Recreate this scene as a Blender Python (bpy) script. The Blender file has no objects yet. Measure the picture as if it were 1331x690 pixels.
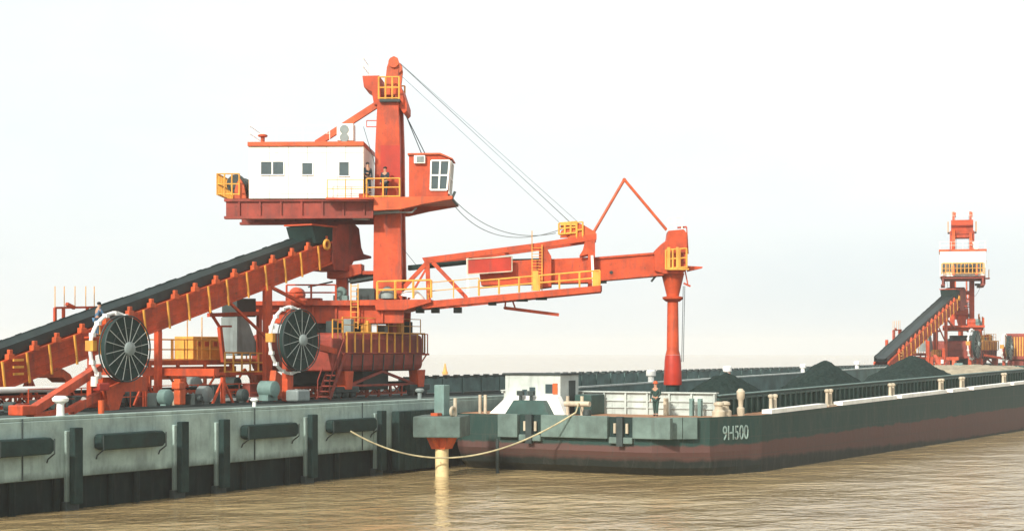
import bpy, math, random
from mathutils import Vector, Matrix, noise as mnoise
random.seed(11)
C = bpy.context.scene.collection
sc = bpy.context.scene

# ------------------------------------------------------------------ survey frame
# world: +X along the quay (away), +Y inland, Z up, water at z=0, camera at (0,0,H)
TH = math.radians(29.3); SN, CS = math.sin(TH), math.cos(TH)
H, F, HY, CX = 6.3, 2200.0, 456.0, 665.0

def Yc(x, y): return x*CS + y*SN
def P(px, py, y):                     # sheet survey: point on the vertical plane y = const
    t = (px-CX)/F
    x = y*(CS+t*SN)/(SN-t*CS)
    return x, H+(HY-py)*Yc(x, y)/F
def S(px, py, x):                     # point on the vertical plane x = const
    t = (px-CX)/F
    y = x*(SN-t*CS)/(CS+t*SN)
    return y, H+(HY-py)*Yc(x, y)/F
DECK = 3.6

# ------------------------------------------------------------------ materials
def ramp2(nt, fac, a, b, p0=.35, p1=.65):
    r = nt.nodes.new('ShaderNodeValToRGB')
    r.color_ramp.elements[0].position = p0; r.color_ramp.elements[1].position = p1
    r.color_ramp.elements[0].color = (*a, 1); r.color_ramp.elements[1].color = (*b, 1)
    nt.links.new(fac, r.inputs['Fac']); return r
def tex_noise(nt, vec, scale, detail=5, rough=.6, stretch=None):
    n = nt.nodes.new('ShaderNodeTexNoise'); n.inputs['Scale'].default_value = scale
    n.inputs['Detail'].default_value = detail; n.inputs['Roughness'].default_value = rough
    if stretch:
        m = nt.nodes.new('ShaderNodeMapping'); m.inputs['Scale'].default_value = stretch
        nt.links.new(vec, m.inputs['Vector']); vec = m.outputs['Vector']
    nt.links.new(vec, n.inputs['Vector']); return n
def mix(nt, fac, a, b):
    m = nt.nodes.new('ShaderNodeMix'); m.data_type = 'RGBA'
    for s, v in ((0, fac), (6, a), (7, b)):
        if isinstance(v, (int, float)): m.inputs[s].default_value = v
        elif isinstance(v, tuple): m.inputs[s].default_value = (*v, 1)
        else: nt.links.new(v, m.inputs[s])
    return m.outputs[2]
def newmat(name):
    m = bpy.data.materials.new(name); m.use_nodes = True
    nt = m.node_tree; b = nt.nodes['Principled BSDF']
    tc = nt.nodes.new('ShaderNodeTexCoord')
    return m, nt, b, tc.outputs['Object']
def paint(name, c, rough=.5, vary=.22, rust=.12, rustc=(.10, .035, .015), scale=1.2, metal=0, bump=.12, streak=.18, dirt=(.05, .05, .045), spec=.35, dust=0):
    m, nt, b, v = newmat(name)
    n1 = tex_noise(nt, v, scale, 6)
    lo = tuple(x*(1-vary) for x in c); hi = tuple(min(.9, x*(1+vary*.7)) for x in c)
    col = ramp2(nt, n1.outputs['Fac'], lo, hi).outputs['Color']
    st = tex_noise(nt, v, 3.0, 5, .65, (1, 1, .12))
    f = ramp2(nt, st.outputs['Fac'], (0, 0, 0), (1, 1, 1), .52, .75).outputs['Color']
    mm = nt.nodes.new('ShaderNodeMath'); mm.operation = 'MULTIPLY'; mm.inputs[1].default_value = streak*2
    nt.links.new(f, mm.inputs[0]); col = mix(nt, mm.outputs[0], col, dirt)
    if dust > 0:
        n4 = tex_noise(nt, v, .55, 7, .72, (1, 1, .6))
        f4 = ramp2(nt, n4.outputs['Fac'], (0, 0, 0), (dust, dust, dust), .46, .66).outputs['Color']
        col = mix(nt, f4, col, tuple(x*.38+.008 for x in c))
        n5 = tex_noise(nt, v, 14, 4, .7)
        f5 = ramp2(nt, n5.outputs['Fac'], (0, 0, 0), (dust*.7, dust*.7, dust*.7), .56, .72).outputs['Color']
        col = mix(nt, f5, col, tuple(x*.5+.01 for x in c))
    if rust > 0:
        n2 = tex_noise(nt, v, 4.5, 8, .7)
        f2 = ramp2(nt, n2.outputs['Fac'], (0, 0, 0), (1, 1, 1), .74-rust, .80-rust*.6).outputs['Color']
        col = mix(nt, f2, col, rustc)
    nt.links.new(col, b.inputs['Base Color'])
    b.inputs['Roughness'].default_value = rough; b.inputs['Metallic'].default_value = metal
    b.inputs['Specular IOR Level'].default_value = spec
    if bump:
        bp = nt.nodes.new('ShaderNodeBump'); bp.inputs['Strength'].default_value = bump; bp.inputs['Distance'].default_value = .05
        n3 = tex_noise(nt, v, 6, 6); nt.links.new(n3.outputs['Fac'], bp.inputs['Height']); nt.links.new(bp.outputs['Normal'], b.inputs['Normal'])
    return m
M = {}
M['red'] = paint('red_paint', (.49, .060, .013), .6, .28, .15, streak=.30, dust=.5)
M['rbrown'] = paint('dark_red_brown', (.25, .038, .022), .65, .32, .16, streak=.3, dust=.5)  # darker, browner red on girder, portal and hood
M['fresh'] = paint('fresh_red_paint', (.40, .026, .010), .45, .14, .04, dust=.25)
M['orange'] = paint('orange_paint', (.55, .088, .02), .55, .26, .12, streak=.28, dust=.55)
M['yellow'] = paint('yellow_paint', (.70, .33, .05), .55, .2, .10, dust=.35)
M['cream'] = paint('cream_paint', (.80, .77, .68), .5, .08, .035, streak=.13, dirt=(.35,.30,.22))
M['white'] = paint('white_paint', (.78, .77, .72), .5, .10, .05, streak=.12)
M['steel'] = paint('grey_steel', (.20, .24, .23), .5, .2, .05)
M['dark'] = paint('dark_steel', (.028, .042, .040), .6, .3, .06)
M['teal'] = paint('grey_green_paint', (.13, .21, .19), .55, .2, .05)
M['belt'] = paint('belt_rubber', (.012, .030, .027), .75, .3, 0, streak=.05, spec=.2)
M['belttop'] = paint('worn_belt_rubber', (.014, .026, .025), .55, .3, 0, streak=.1, spec=.35)
M['cable'] = paint('cable', (.03, .045, .05), .6, .1, 0, bump=0)
M['undershade'] = paint('underside_shade', (.006, .014, .013), .8, .4, 0, spec=.15)  # near-black colour standing in for shade below the quay beam
M['conc'] = paint('concrete', (.30, .395, .355), .85, .26, .05, rustc=(.12, .15, .13), scale=.8, bump=.45, streak=.3, dirt=(.12, .16, .14), dust=.3)
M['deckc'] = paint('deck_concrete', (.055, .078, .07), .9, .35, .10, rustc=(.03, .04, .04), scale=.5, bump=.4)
M['rubber'] = paint('fender_rubber', (.013, .032, .029), .8, .35, 0, streak=.1, spec=.2, bump=.4)
M['panel'] = paint('green_grey_panel', (.085, .145, .135), .65, .35, .10, rustc=(.03, .045, .045), scale=.7)
M['deckr'] = paint('rusty_deck', (.33, .17, .09), .8, .3, .16, scale=.9)
M['hullg'] = paint('green_hull_paint', (.022, .062, .052), .55, .3, .06)
M['fendg'] = paint('grey_green_fender', (.105, .155, .135), .7, .30, .08, rustc=(.07, .09, .08))
M['lgrey'] = paint('pale_grey_paint', (.44, .48, .44), .6, .14, .09, streak=.25)
M['letter'] = paint('faded_lettering', (.30, .42, .38), .7, .4, .22)
M['wire'] = paint('wire_rope', (.12, .14, .14), .5, .1, 0, bump=0)
M['palepile'] = paint('pale_yellow_paint', (.74, .58, .30), .6, .25, .16, dust=.25)
M['fendd'] = paint('dull_green_concrete', (.075, .112, .098), .8, .35, .1, rustc=(.05,.06,.05), dust=.4)
M['beige'] = paint('beige_post', (.47, .40, .29), .6, .2, .1)
M['rope'] = paint('rope', (.46, .40, .24), .95, .3, 0, dust=.4)
M['glass'] = paint('window_glass', (.045, .07, .075), .08, .2, 0, streak=.05, bump=0, spec=.6)
M['skin'] = paint('skin', (.42, .22, .14), .6, .08, 0, streak=0, bump=0)
M['blue'] = paint('blue_cloth', (.07, .16, .26), .9, .2, 0, bump=.3)
M['navy'] = paint('dark_cloth', (.02, .035, .045), .9, .2, 0, bump=.3)
M['green'] = paint('green_cloth', (.025, .06, .05), .9, .2, 0, bump=.3)
M['hair'] = paint('hair', (.012, .010, .010), .7, .1, 0)
M['sand'] = paint('sand_load', (.30, .255, .18), .95, .25, 0, scale=1.5, bump=.6)

def coal_mat():
    m, nt, b, v = newmat('coal')
    n = tex_noise(nt, v, 5, 9, .75)
    nt.links.new(ramp2(nt, n.outputs['Fac'], (.006, .016, .014), (.030, .052, .046)).outputs['Color'], b.inputs['Base Color'])
    b.inputs['Roughness'].default_value = 1; b.inputs['Specular IOR Level'].default_value = .08
    bp = nt.nodes.new('ShaderNodeBump'); bp.inputs['Strength'].default_value = .9; bp.inputs['Distance'].default_value = .15
    n2 = tex_noise(nt, v, 9, 9, .8); nt.links.new(n2.outputs['Fac'], bp.inputs['Height']); nt.links.new(bp.outputs['Normal'], b.inputs['Normal'])
    return m
M['coal'] = coal_mat()

def quay_mat():
    m = M['conc'].copy(); m.name = 'stained_quay_concrete'; nt = m.node_tree; b = nt.nodes['Principled BSDF']
    src = b.inputs['Base Color'].links[0].from_socket
    tc = nt.nodes.new('ShaderNodeTexCoord'); sep = nt.nodes.new('ShaderNodeSeparateXYZ'); nt.links.new(tc.outputs['Object'], sep.inputs[0])
    nz = tex_noise(nt, tc.outputs['Object'], .9, 8, .75, (1, 1, .35))
    a = nt.nodes.new('ShaderNodeMath'); a.operation = 'MULTIPLY_ADD'; a.inputs[1].default_value = 1.1
    nt.links.new(nz.outputs['Fac'], a.inputs[0]); nt.links.new(sep.outputs['Z'], a.inputs[2])
    mr = nt.nodes.new('ShaderNodeMapRange'); mr.inputs['From Min'].default_value = 1.85; mr.inputs['From Max'].default_value = 2.15; mr.inputs['To Min'].default_value = .75; mr.inputs['To Max'].default_value = 0
    nt.links.new(a.outputs[0], mr.inputs['Value'])
    col = mix(nt, mr.outputs[0], src, (.075, .105, .09))
    nt.links.new(col, b.inputs['Base Color']); return m
M['quay'] = quay_mat()
def hull_mat():
    m, nt, b, v = newmat('barge_hull_paint')
    sep = nt.nodes.new('ShaderNodeSeparateXYZ'); nt.links.new(v, sep.inputs[0])
    nz = tex_noise(nt, v, .7, 7, .7)
    a = nt.nodes.new('ShaderNodeMath'); a.operation = 'MULTIPLY_ADD'; a.inputs[1].default_value = .55
    nt.links.new(nz.outputs['Fac'], a.inputs[0]); nt.links.new(sep.outputs['Z'], a.inputs[2])
    sx = nt.nodes.new('ShaderNodeMath'); sx.operation = 'MULTIPLY_ADD'; sx.inputs[1].default_value = -.006
    nt.links.new(sep.outputs['X'], sx.inputs[0]); nt.links.new(a.outputs[0], sx.inputs[2])
    r = nt.nodes.new('ShaderNodeValToRGB'); cr = r.color_ramp
    cr.elements[0].position = 0; cr.elements[0].color = (.012, .020, .018, 1)
    cr.elements[1].position = 1; cr.elements[1].color = (.012, .042, .035, 1)
    for p, c in ((.02, (.014, .022, .02)), (.06, (.085, .042, .036)), (.55, (.098, .046, .039)), (.585, (.013, .044, .037))):
        e = cr.elements.new(p); e.color = (*c, 1)
    dv = nt.nodes.new('ShaderNodeMath'); dv.operation = 'MULTIPLY'; dv.inputs[1].default_value = 1/3.2
    nt.links.new(sx.outputs[0], dv.inputs[0]); nt.links.new(dv.outputs[0], r.inputs['Fac'])
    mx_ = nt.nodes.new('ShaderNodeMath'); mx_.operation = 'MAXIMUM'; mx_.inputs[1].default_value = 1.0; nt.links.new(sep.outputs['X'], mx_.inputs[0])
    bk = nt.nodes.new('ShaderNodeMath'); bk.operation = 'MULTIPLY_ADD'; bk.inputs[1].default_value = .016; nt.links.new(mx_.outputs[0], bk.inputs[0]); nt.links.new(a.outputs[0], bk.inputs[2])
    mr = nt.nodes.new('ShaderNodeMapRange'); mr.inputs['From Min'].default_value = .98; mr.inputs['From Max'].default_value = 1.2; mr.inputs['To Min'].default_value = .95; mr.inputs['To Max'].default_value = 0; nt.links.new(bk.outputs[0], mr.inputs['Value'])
    stern_shade = mix(nt, mr.outputs[0], r.outputs['Color'], (.010, .020, .018))  # stern shade and reflection above the waterline painted into the hull colour
    st = tex_noise(nt, v, 2.2, 7, .7, (1, 1, .18))
    f = ramp2(nt, st.outputs['Fac'], (0, 0, 0), (.42, .42, .42), .5, .78).outputs['Color']
    col = mix(nt, f, stern_shade, (.10, .085, .07))
    n2 = tex_noise(nt, v, 5, 8, .75)
    f2 = ramp2(nt, n2.outputs['Fac'], (0, 0, 0), (.7, .7, .7), .6, .72).outputs['Color']
    col = mix(nt, f2, col, (.03, .045, .04))
    ad = nt.nodes.new('ShaderNodeMath'); ad.operation = 'SUBTRACT'; nt.links.new(sep.outputs['X'], ad.inputs[0]); nt.links.new(sep.outputs['Y'], ad.inputs[1])
    cb = nt.nodes.new('ShaderNodeCombineXYZ'); nt.links.new(ad.outputs[0], cb.inputs[0]); nt.links.new(sep.outputs['Z'], cb.inputs[1])
    br = nt.nodes.new('ShaderNodeTexBrick'); br.inputs['Scale'].default_value = 1; br.inputs['Brick Width'].default_value = 2.6; br.inputs['Row Height'].default_value = .95; br.inputs['Mortar Size'].default_value = .025
    br.inputs['Color1'].default_value = (0,0,0,1); br.inputs['Color2'].default_value = (.35,.35,.35,1); br.inputs['Mortar'].default_value = (1,1,1,1)
    nt.links.new(cb.outputs[0], br.inputs['Vector'])
    sf = nt.nodes.new('ShaderNodeMath'); sf.operation = 'MULTIPLY'; sf.inputs[1].default_value = .45; nt.links.new(br.outputs['Color'], sf.inputs[0])
    col = mix(nt, sf.outputs[0], col, (.05, .055, .048))
    nt.links.new(col, b.inputs['Base Color']); b.inputs['Roughness'].default_value = .65; b.inputs['Specular IOR Level'].default_value = .25
    bp = nt.nodes.new('ShaderNodeBump'); bp.inputs['Strength'].default_value = .3; bp.inputs['Distance'].default_value = .08
    n3 = tex_noise(nt, v, 2, 6); nt.links.new(n3.outputs['Fac'], bp.inputs['Height']); nt.links.new(bp.outputs['Normal'], b.inputs['Normal'])
    return m
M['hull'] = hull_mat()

def water_mat():
    m, nt, b, v = newmat('muddy_water')
    n = tex_noise(nt, v, .11, 8, .7, (1, .7, 1))
    nt.links.new(ramp2(nt, n.outputs['Fac'], (.27, .19, .088), (.41, .305, .150)).outputs['Color'], b.inputs['Base Color'])
    b.inputs['Roughness'].default_value = .07; b.inputs['IOR'].default_value = 1.33
    b.inputs['Specular IOR Level'].default_value = .5
    # wind ripples lying across the view, longer swell and fine chop
    h = None
    for s, amp, st, rz in ((.14, 1.5, (1, .7, 1), -.9), (.42, 1.0, (1, .65, 1), -1.2), (1.1, .32, (1, .8, 1), -.6), (3.6, .05, (1, .8, 1), -1.0)):
        mp = nt.nodes.new('ShaderNodeMapping'); mp.inputs['Rotation'].default_value = (0, 0, rz)
        nt.links.new(v, mp.inputs['Vector'])
        q = tex_noise(nt, mp.outputs['Vector'], s, 4, .6, st)
        k = nt.nodes.new('ShaderNodeMath'); k.operation = 'MULTIPLY_ADD'; k.inputs[1].default_value = amp
        nt.links.new(q.outputs['Fac'], k.inputs[0])
        if h is None: k.inputs[2].default_value = 0
        else: nt.links.new(h, k.inputs[2])
        h = k.outputs[0]
    bp = nt.nodes.new('ShaderNodeBump'); bp.inputs['Strength'].default_value = 1; bp.inputs['Distance'].default_value = WAVE
    nt.links.new(h, bp.inputs['Height']); nt.links.new(bp.outputs['Normal'], b.inputs['Normal'])
    return m
WAVE = .25
M['water'] = water_mat()

# ------------------------------------------------------------------ mesh helpers
class MB:
    def __init__(s): s.v = []; s.f = []
    def add(s, vs, fs):
        o = len(s.v); s.v += [tuple(p) for p in vs]; s.f += [tuple(i+o for i in f) for f in fs]; return s
    def box(s, x0, x1, y0, y1, z0, z1):
        v = [(x0,y0,z0),(x1,y0,z0),(x1,y1,z0),(x0,y1,z0),(x0,y0,z1),(x1,y0,z1),(x1,y1,z1),(x0,y1,z1)]
        return s.add(v, [(0,3,2,1),(4,5,6,7),(0,1,5,4),(1,2,6,5),(2,3,7,6),(3,0,4,7)])
    def bar(s, p, q, w, h=None):              # rectangular bar; w sideways, h upright
        p, q = Vector(p), Vector(q); h = w if h is None else h
        d = (q-p).normalized(); up = Vector((0,0,1)) if abs(d.z) < .97 else Vector((1,0,0))
        a = d.cross(up).normalized(); b = a.cross(d).normalized()
        v = []
        for c in (p, q):
            for sa, sb in ((-1,-1),(1,-1),(1,1),(-1,1)): v.append(c+a*sa*w/2+b*sb*h/2)
        return s.add(v, [(0,1,2,3),(7,6,5,4),(0,4,5,1),(1,5,6,2),(2,6,7,3),(3,7,4,0)])
    def tube(s, p, q, r, r1=None, n=10, caps=True):
        p, q = Vector(p), Vector(q); r1 = r if r1 is None else r1
        d = (q-p).normalized(); up = Vector((0,0,1)) if abs(d.z) < .97 else Vector((1,0,0))
        a = d.cross(up).normalized(); b = a.cross(d).normalized(); v = []
        for c, rr in ((p, r), (q, r1)):
            for i in range(n):
                t = 2*math.pi*i/n; v.append(c+(a*math.cos(t)+b*math.sin(t))*rr)
        f = [(i, (i+1) % n, n+(i+1) % n, n+i) for i in range(n)]
        if caps: f += [tuple(range(n-1, -1, -1)), tuple(range(n, 2*n))]
        return s.add(v, f)
    def path(s, pts, r, n=6):
        for a, b in zip(pts, pts[1:]): s.tube(a, b, r, n=n)
        return s
    def prism(s, poly, a0, a1, axis='y'):     # poly in (x,z) extruded along y (or (y,z) along x, (x,y) along z)
        def pt(u, w, a): return (u,a,w) if axis == 'y' else ((a,u,w) if axis == 'x' else (u,w,a))
        n = len(poly); v = [pt(u,w,a0) for u, w in poly]+[pt(u,w,a1) for u, w in poly]
        return s.add(v, [tuple(range(n)), tuple(range(2*n-1, n-1, -1))]+[(i, n+i, n+(i+1) % n, (i+1) % n) for i in range(n)])
    def lathe(s, c, prof, n=20, axis='z'):    # prof: (radius, along)
        v = []
        for r, a in prof:
            for i in range(n):
                t = 2*math.pi*i/n; x, y = r*math.cos(t), r*math.sin(t)
                v.append((c[0]+x, c[1]+y, c[2]+a) if axis == 'z' else (c[0]+x, c[1]+a, c[2]+y))
        k = len(prof); f = []
        for j in range(k-1):
            for i in range(n): f.append((j*n+i, j*n+(i+1) % n, (j+1)*n+(i+1) % n, (j+1)*n+i))
        f += [tuple(range(n-1,-1,-1)), tuple(range((k-1)*n, k*n))]
        return s.add(v, f)
    def ring(s, c, R, r, n=32, m=8, axis='y', sq=1):
        v = []
        for i in range(n):
            t = 2*math.pi*i/n
            for j in range(m):
                q = 2*math.pi*j/m; rr = R+r*math.cos(q); a = r*sq*math.sin(q)
                if axis == 'y': v.append((c[0]+rr*math.cos(t), c[1]+a, c[2]+rr*math.sin(t)))
                else: v.append((c[0]+rr*math.cos(t), c[1]+rr*math.sin(t), c[2]+a))
        return s.add(v, [(i*m+j, ((i+1) % n)*m+j, ((i+1) % n)*m+(j+1) % m, i*m+(j+1) % m) for i in range(n) for j in range(m)])
    def rail(s, pts, h=1.05, step=1.3, r=.028, mids=2):
        for a, b in zip(pts, pts[1:]):
            a, b = Vector(a), Vector(b); k = max(1, round((b-a).length/step))
            for i in range(k+1):
                p = a.lerp(b, i/k); s.tube(p, p+Vector((0,0,h)), r*1.25, n=6)
            for j in range(mids):
                d = Vector((0,0,h*(1-j*.48))); s.tube(a+d, b+d, r, n=6)
        return s
    def build(s, name, mat, parent=None, bevel=0, smooth=False, rz=None):
        me = bpy.data.meshes.new(name); me.from_pydata(s.v, [], s.f)
        import bmesh
        bm = bmesh.new(); bm.from_mesh(me); bmesh.ops.recalc_face_normals(bm, faces=bm.faces); bm.to_mesh(me); bm.free()
        me.materials.append(M[mat] if isinstance(mat, str) else mat)
        if smooth:
            for p in me.polygons: p.use_smooth = True
            me.set_sharp_from_angle(angle=math.radians(40))
        o = bpy.data.objects.new(name, me); C.objects.link(o)
        if parent: o.parent = parent
        if rz is not None: o.rotation_euler = (0, 0, rz)
        if bevel:
            b = o.modifiers.new('bevel', 'BEVEL'); b.width = bevel; b.segments = 2; b.limit_method = 'ANGLE'
        return o
def tag(o, label, cat, group=None, kind=None):
    o['label'] = label; o['category'] = cat
    if group: o['group'] = group
    if kind: o['kind'] = kind
    return o
def empty(name, loc, rz=0):
    o = bpy.data.objects.new(name, None); C.objects.link(o); o.location = loc; o.rotation_euler = (0,0,rz); o.empty_display_size = .5
    return o
def copy_tree(o, parent=None):
    c = o.copy(); C.objects.link(c)
    if parent: c.parent = parent
    for ch in list(o.children): copy_tree(ch, c)
    return c
def shift(o, d):
    o.location = (o.location[0]+d[0], o.location[1]+d[1], o.location[2]+d[2])

# ------------------------------------------------------------------ SETTING: water, river bed, pier
bm = MB(); bm.add([(-300,-1500,0),(2600,-1500,0),(2600,2600,0),(-300,2600,0)], [(0,1,2,3)])
w = bm.build('water', 'water'); w['kind'] = 'structure'; w['label'] = 'brown muddy river water with small ripples'

FACE = 48.1; XA, XB = 30.0, 330.0
pier = empty('pier', (XA, FACE, 0))
tag(pier, 'long grey concrete quay with dark fenders and a dark open underside on piles', 'pier')
def L(v): return (v[0]-XA, v[1]-FACE, v[2])
m = MB(); m.box(0, XB-XA, .6, 19, 3.0, DECK); m.build('deck_slab', 'deckc', pier)
m = MB()
m.prism([(0, 1.3), (.6, 1.3), (.6, 3.6), (0, 3.6)], 0, XB-XA, 'x')
m.build('front_beam', 'quay', pier, bevel=.04)
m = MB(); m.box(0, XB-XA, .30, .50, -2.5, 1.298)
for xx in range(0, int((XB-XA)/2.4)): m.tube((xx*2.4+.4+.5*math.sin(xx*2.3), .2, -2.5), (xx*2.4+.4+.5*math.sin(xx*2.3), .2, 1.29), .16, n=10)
m.build('shade_sheet', 'undershade', pier)  # dark ribbed sheet added to paint the shade under the open quay
m = MB(); m.box(0, XB-XA, .02, .42, 3.604, 3.74); m.build('kerb', 'conc', pier, bevel=.03)
m = MB()
for xx in range(0, int(XB-XA), 8): m.box(xx, xx+.7, .62, 18.8, 2.2, 2.998)
m.build('cross_beams', 'conc', pier)
for r_, yy in ((1, 18.2),):
    for i in range(19):
        m = MB(); xx = 3+i*8+ (0 if r_ == 0 else 1.5)
        m.tube((xx, yy, -2), (xx, yy, 2.99), .38, n=12); m.build('pile', 'conc', pier, smooth=True)
xx = P(508, 560, FACE)[0]-XA; x2_ = P(566, 560, FACE)[0]-XA
m = MB()
k_ = xx
while k_ < x2_: m.box(k_, k_+.50, -.5, -.03, .15, 3.2); m.box(k_-.02,k_+.54,-.3,-.04,.3,3.1); k_ += .52
m.build('dark_panel', 'rubber', pier, bevel=.03)  # dark slatted panel along the dark stretch of quay face
# timber fender strips with concrete backing pilasters, and horizontal rubber fenders
for px in (92, 231, 285, 400, 490):
    xx = P(px, 560, FACE)[0]-XA
    m = MB(); m.box(xx-.40, xx+.40, -.12, .02, .35, 3.15); m.build('pilaster', 'quay', pier, bevel=.03)
    m = MB(); m.box(xx-.36, xx+.36, -.10, .19, -2.5, .348); m.build('pile', 'dark', pier, bevel=.03)
    m = MB(); m.box(xx-.24, xx+.24, -.42, -.125, .25, 3.28); m.build('timber_fender', 'rubber', pier, bevel=.04)
for a, b in ((-14, 62), (121, 207), (311, 380), (422, 482)):
    x0 = P(a, 560, FACE)[0]-XA; x1 = P(b, 560, FACE)[0]-XA
    m = MB(); m.lathe((0,0,0), [(.30, 0), (.30, x1-x0)], 4, 'z') if False else m.prism([(x0+.25,2.30),(x1-.25,2.30),(x1,2.5),(x1,2.78),(x1-.25,2.96),(x0+.1,2.96),(x0,2.85),(x0,2.4)], -.42, -.02)
    o = m.build('rubber_fender', 'rubber', pier, bevel=.06)
    for q in (x0+.1, x1-.1):
        m = MB(); m.path([(q, -.44, 2.9), (q, -.44, 2.32), (q, -.10, 2.1), (q+random.uniform(-.05,.05), -.03, 1.95)], .03); m.build('fender_chain', 'dark', o)
    

for xx in (P(0, 560, FACE)[0]+1.1, P(330, 560, FACE)[0], P(470, 560, FACE)[0]):
    m = MB(); m.tube((xx-XA, -.03, 1.35), (xx-XA, -.03, 3.7), .03, n=6); m.build('drain_pipe', 'dark', pier)
for yy in (5.3, 11.7):
    m = MB(); m.box(0, XB-XA, yy-.05, yy+.05, 3.604, 3.72); m.build('crane_rail', 'dark', pier)

def bollard(name, x, y, z, mat, label, group=None, s=1.0):
    m = MB(); m.lathe((0,0,0), [(.24*s,0),(.24*s,.06*s),(.15*s,.12*s),(.14*s,.55*s),(.30*s,.66*s),(.32*s,.76*s),(.20*s,.86*s)], 14)
    o = m.build(name, mat, smooth=True); o.location = (x, y, z); return tag(o, label, 'bollard', group)
bx = P(78, 540, FACE+.9)[0]
bollard('mooring_bollard', bx, FACE+.9, 3.604, 'white', 'white mushroom bollard at the quay edge beside the red diagonal strut', s=1.05)
for px in (330, 545):
    xx = P(px, 540, FACE+.8)[0]
    bollard('mooring_bollard', xx, FACE+.8, 3.604, 'steel' if px == 545 else 'white', 'grey bollard at the quay edge near the portal leg' if px == 545 else 'white bollard at the quay edge below the second cable reel', s=.6 if px==330 else .8)

# ------------------------------------------------------------------ PIER CONVEYOR
YB = 56.6
pc = empty('belt_conveyor', (XA, YB, DECK)); tag(pc, 'low green grey belt conveyor running the whole length of the quay', 'conveyor')
xs0 = 88.0-XA; xs1 = XB-XA
m = MB()
m.box(xs0, xs1, -.86, -.80, .12, 1.00)
x = xs0
while x < xs1: m.box(x, x+.10, -.93, -.862, 0.004, 1.04); x += 2.4
m.build('wind_guard', 'panel', pc)
m = MB(); m.box(xs0, xs1, .80, .86, .12, 1.02)
m.build('wind_guard', 'panel', pc)
m = MB(); m.add([(0,-.62,.86),(xs1,-.62,.86),(xs1,-.3,.72),(0,-.3,.72),(xs1,.3,.72),(0,.3,.72),(xs1,.62,.86),(0,.62,.86)], [(0,1,2,3),(3,2,4,5),(5,4,6,7)])
m.build('belt', 'belt', pc)
x = xs0+.4; k = 0
while x < 215-XA and k < 98:
    m = MB(); m.box(x-.16, x+.16, -1.0, -.70, 1.002, 1.20); m.tube((x, -.72, 1.06), (x, .75, 1.06), .05, n=6); m.build('idler', 'dark', pc); x += 1.25; k += 1
# open red lattice stretch behind the tripper
m = MB()
for s_ in (-.8, .8):
    m.box(0, xs0, s_-.05, s_+.05, .62, .74); m.box(0, xs0, s_-.05, s_+.05, .14, .24)
    x = .0
    while x < xs0-1.0:
        m.bar((x, s_, .24), (x+.55, s_, .62), .07); m.bar((x+.55, s_, .24), (x, s_, .62), .07); m.box(x+.75, x+.85, s_-.048, s_+.048, .0, .62); x += 1.25
m.build('lattice_frame', 'red', pc)
m = MB(); m.tube((0, -1.35, 1.0), (P(82, 505, 55.2)[0]-XA, -1.35, 1.0), .14, n=12)
x = 2
while x < 27: m.bar((x, -1.35, 0), (x, -1.35, .9), .1); x += 4
m.build('pipe', 'white', pc, smooth=True)
m = MB(); m.box(P(195, 515, 55.0)[0]-XA, P(335, 515, 55.0)[0]-XA, -1.75, -1.35, .16, .30); m.build('lit_deck_stripe', 'white', pc)  # white bar painting the lit stripe of deck behind the lattice

# ------------------------------------------------------------------ TRIPPER CAR (inclined conveyor)
TX, TY = 66.0, YB
trip = empty('tripper_car', (TX, TY, DECK))
tag(trip, 'long red inclined conveyor with yellow ribs and black belt leading up to the near loader', 'conveyor car')
def T(px, py, y):
    x, z = P(px, py, y); return (x-TX, y-TY, z-DECK)
YN = 55.85
A0 = T(-75, 497, YN); A1 = T(432, 312, YN)           # top edge of the near side plate
B0 = T(-75, 530, YN); B1 = T(432, 341, YN)
A0 = (A0[0], A0[1], max(A0[2], 1.1))
def lerp(a, b, t): return tuple(a[i]+(b[i]-a[i])*t for i in range(3))
dirv = (Vector(A1)-Vector(A0)).normalized(); slope = dirv.z/dirv.x
def top(x): return A0[2]+(x-A0[0])*slope
x0, x1 = A0[0], A1[0]; HT = 1.30
for nm, yy in (('side_girder', -.75), ('side_girder', .75)):
    m = MB(); m.prism([(x0, top(x0)-HT+.1), (x1, top(x1)-HT), (x1, top(x1)), (x0, top(x0))], yy-.05, yy+.05)
    for dz in (-.06, -HT+.06): m.prism([(x0, top(x0)+dz-.06), (x1, top(x1)+dz-.06), (x1, top(x1)+dz+.06), (x0, top(x0)+dz+.06)], yy-.16, yy-.052)
    for dz in (-.45, -.85): m.prism([(x0, top(x0)+dz-.03), (x1, top(x1)+dz-.03), (x1, top(x1)+dz+.03), (x0, top(x0)+dz+.03)], yy-.10, yy-.052)
    m.build(nm, 'red', trip)
m = MB(); x = x0
while x < x1: m.bar((x, -.7, top(x)-HT+.2), (x, .7, top(x)-HT+.2), .12); x += 1.6
m.build('cross_members', 'red', trip)
ribs = [-2, 30, 59, 92, 124, 154, 182, 213, 239, 266, 290, 316, 340, 365, 386, 409]
for px in ribs:
    xx = T(px, 400, YN)[0]
    m = MB(); m.bar((xx-.03, -.98, top(xx)+.02), (xx+.16, -.98, top(xx)-HT-.02), .085, .08); m.build('rib', 'yellow', trip)
for px in ribs:
    xx = T(px+12, 400, YN)[0]
    m = MB()
    m.box(xx-.19, xx+.19, -.98, -.72, top(xx)-.05, top(xx)+.20); m.box(xx-.09, xx+.12, -.93, -.76, top(xx)+.2, top(xx)+.40)
    m.tube((xx, -.72, top(xx)+.14), (xx, .8, top(xx)+.14), .07, n=8)
    m.build('idler', 'orange', trip, bevel=.03)
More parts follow.
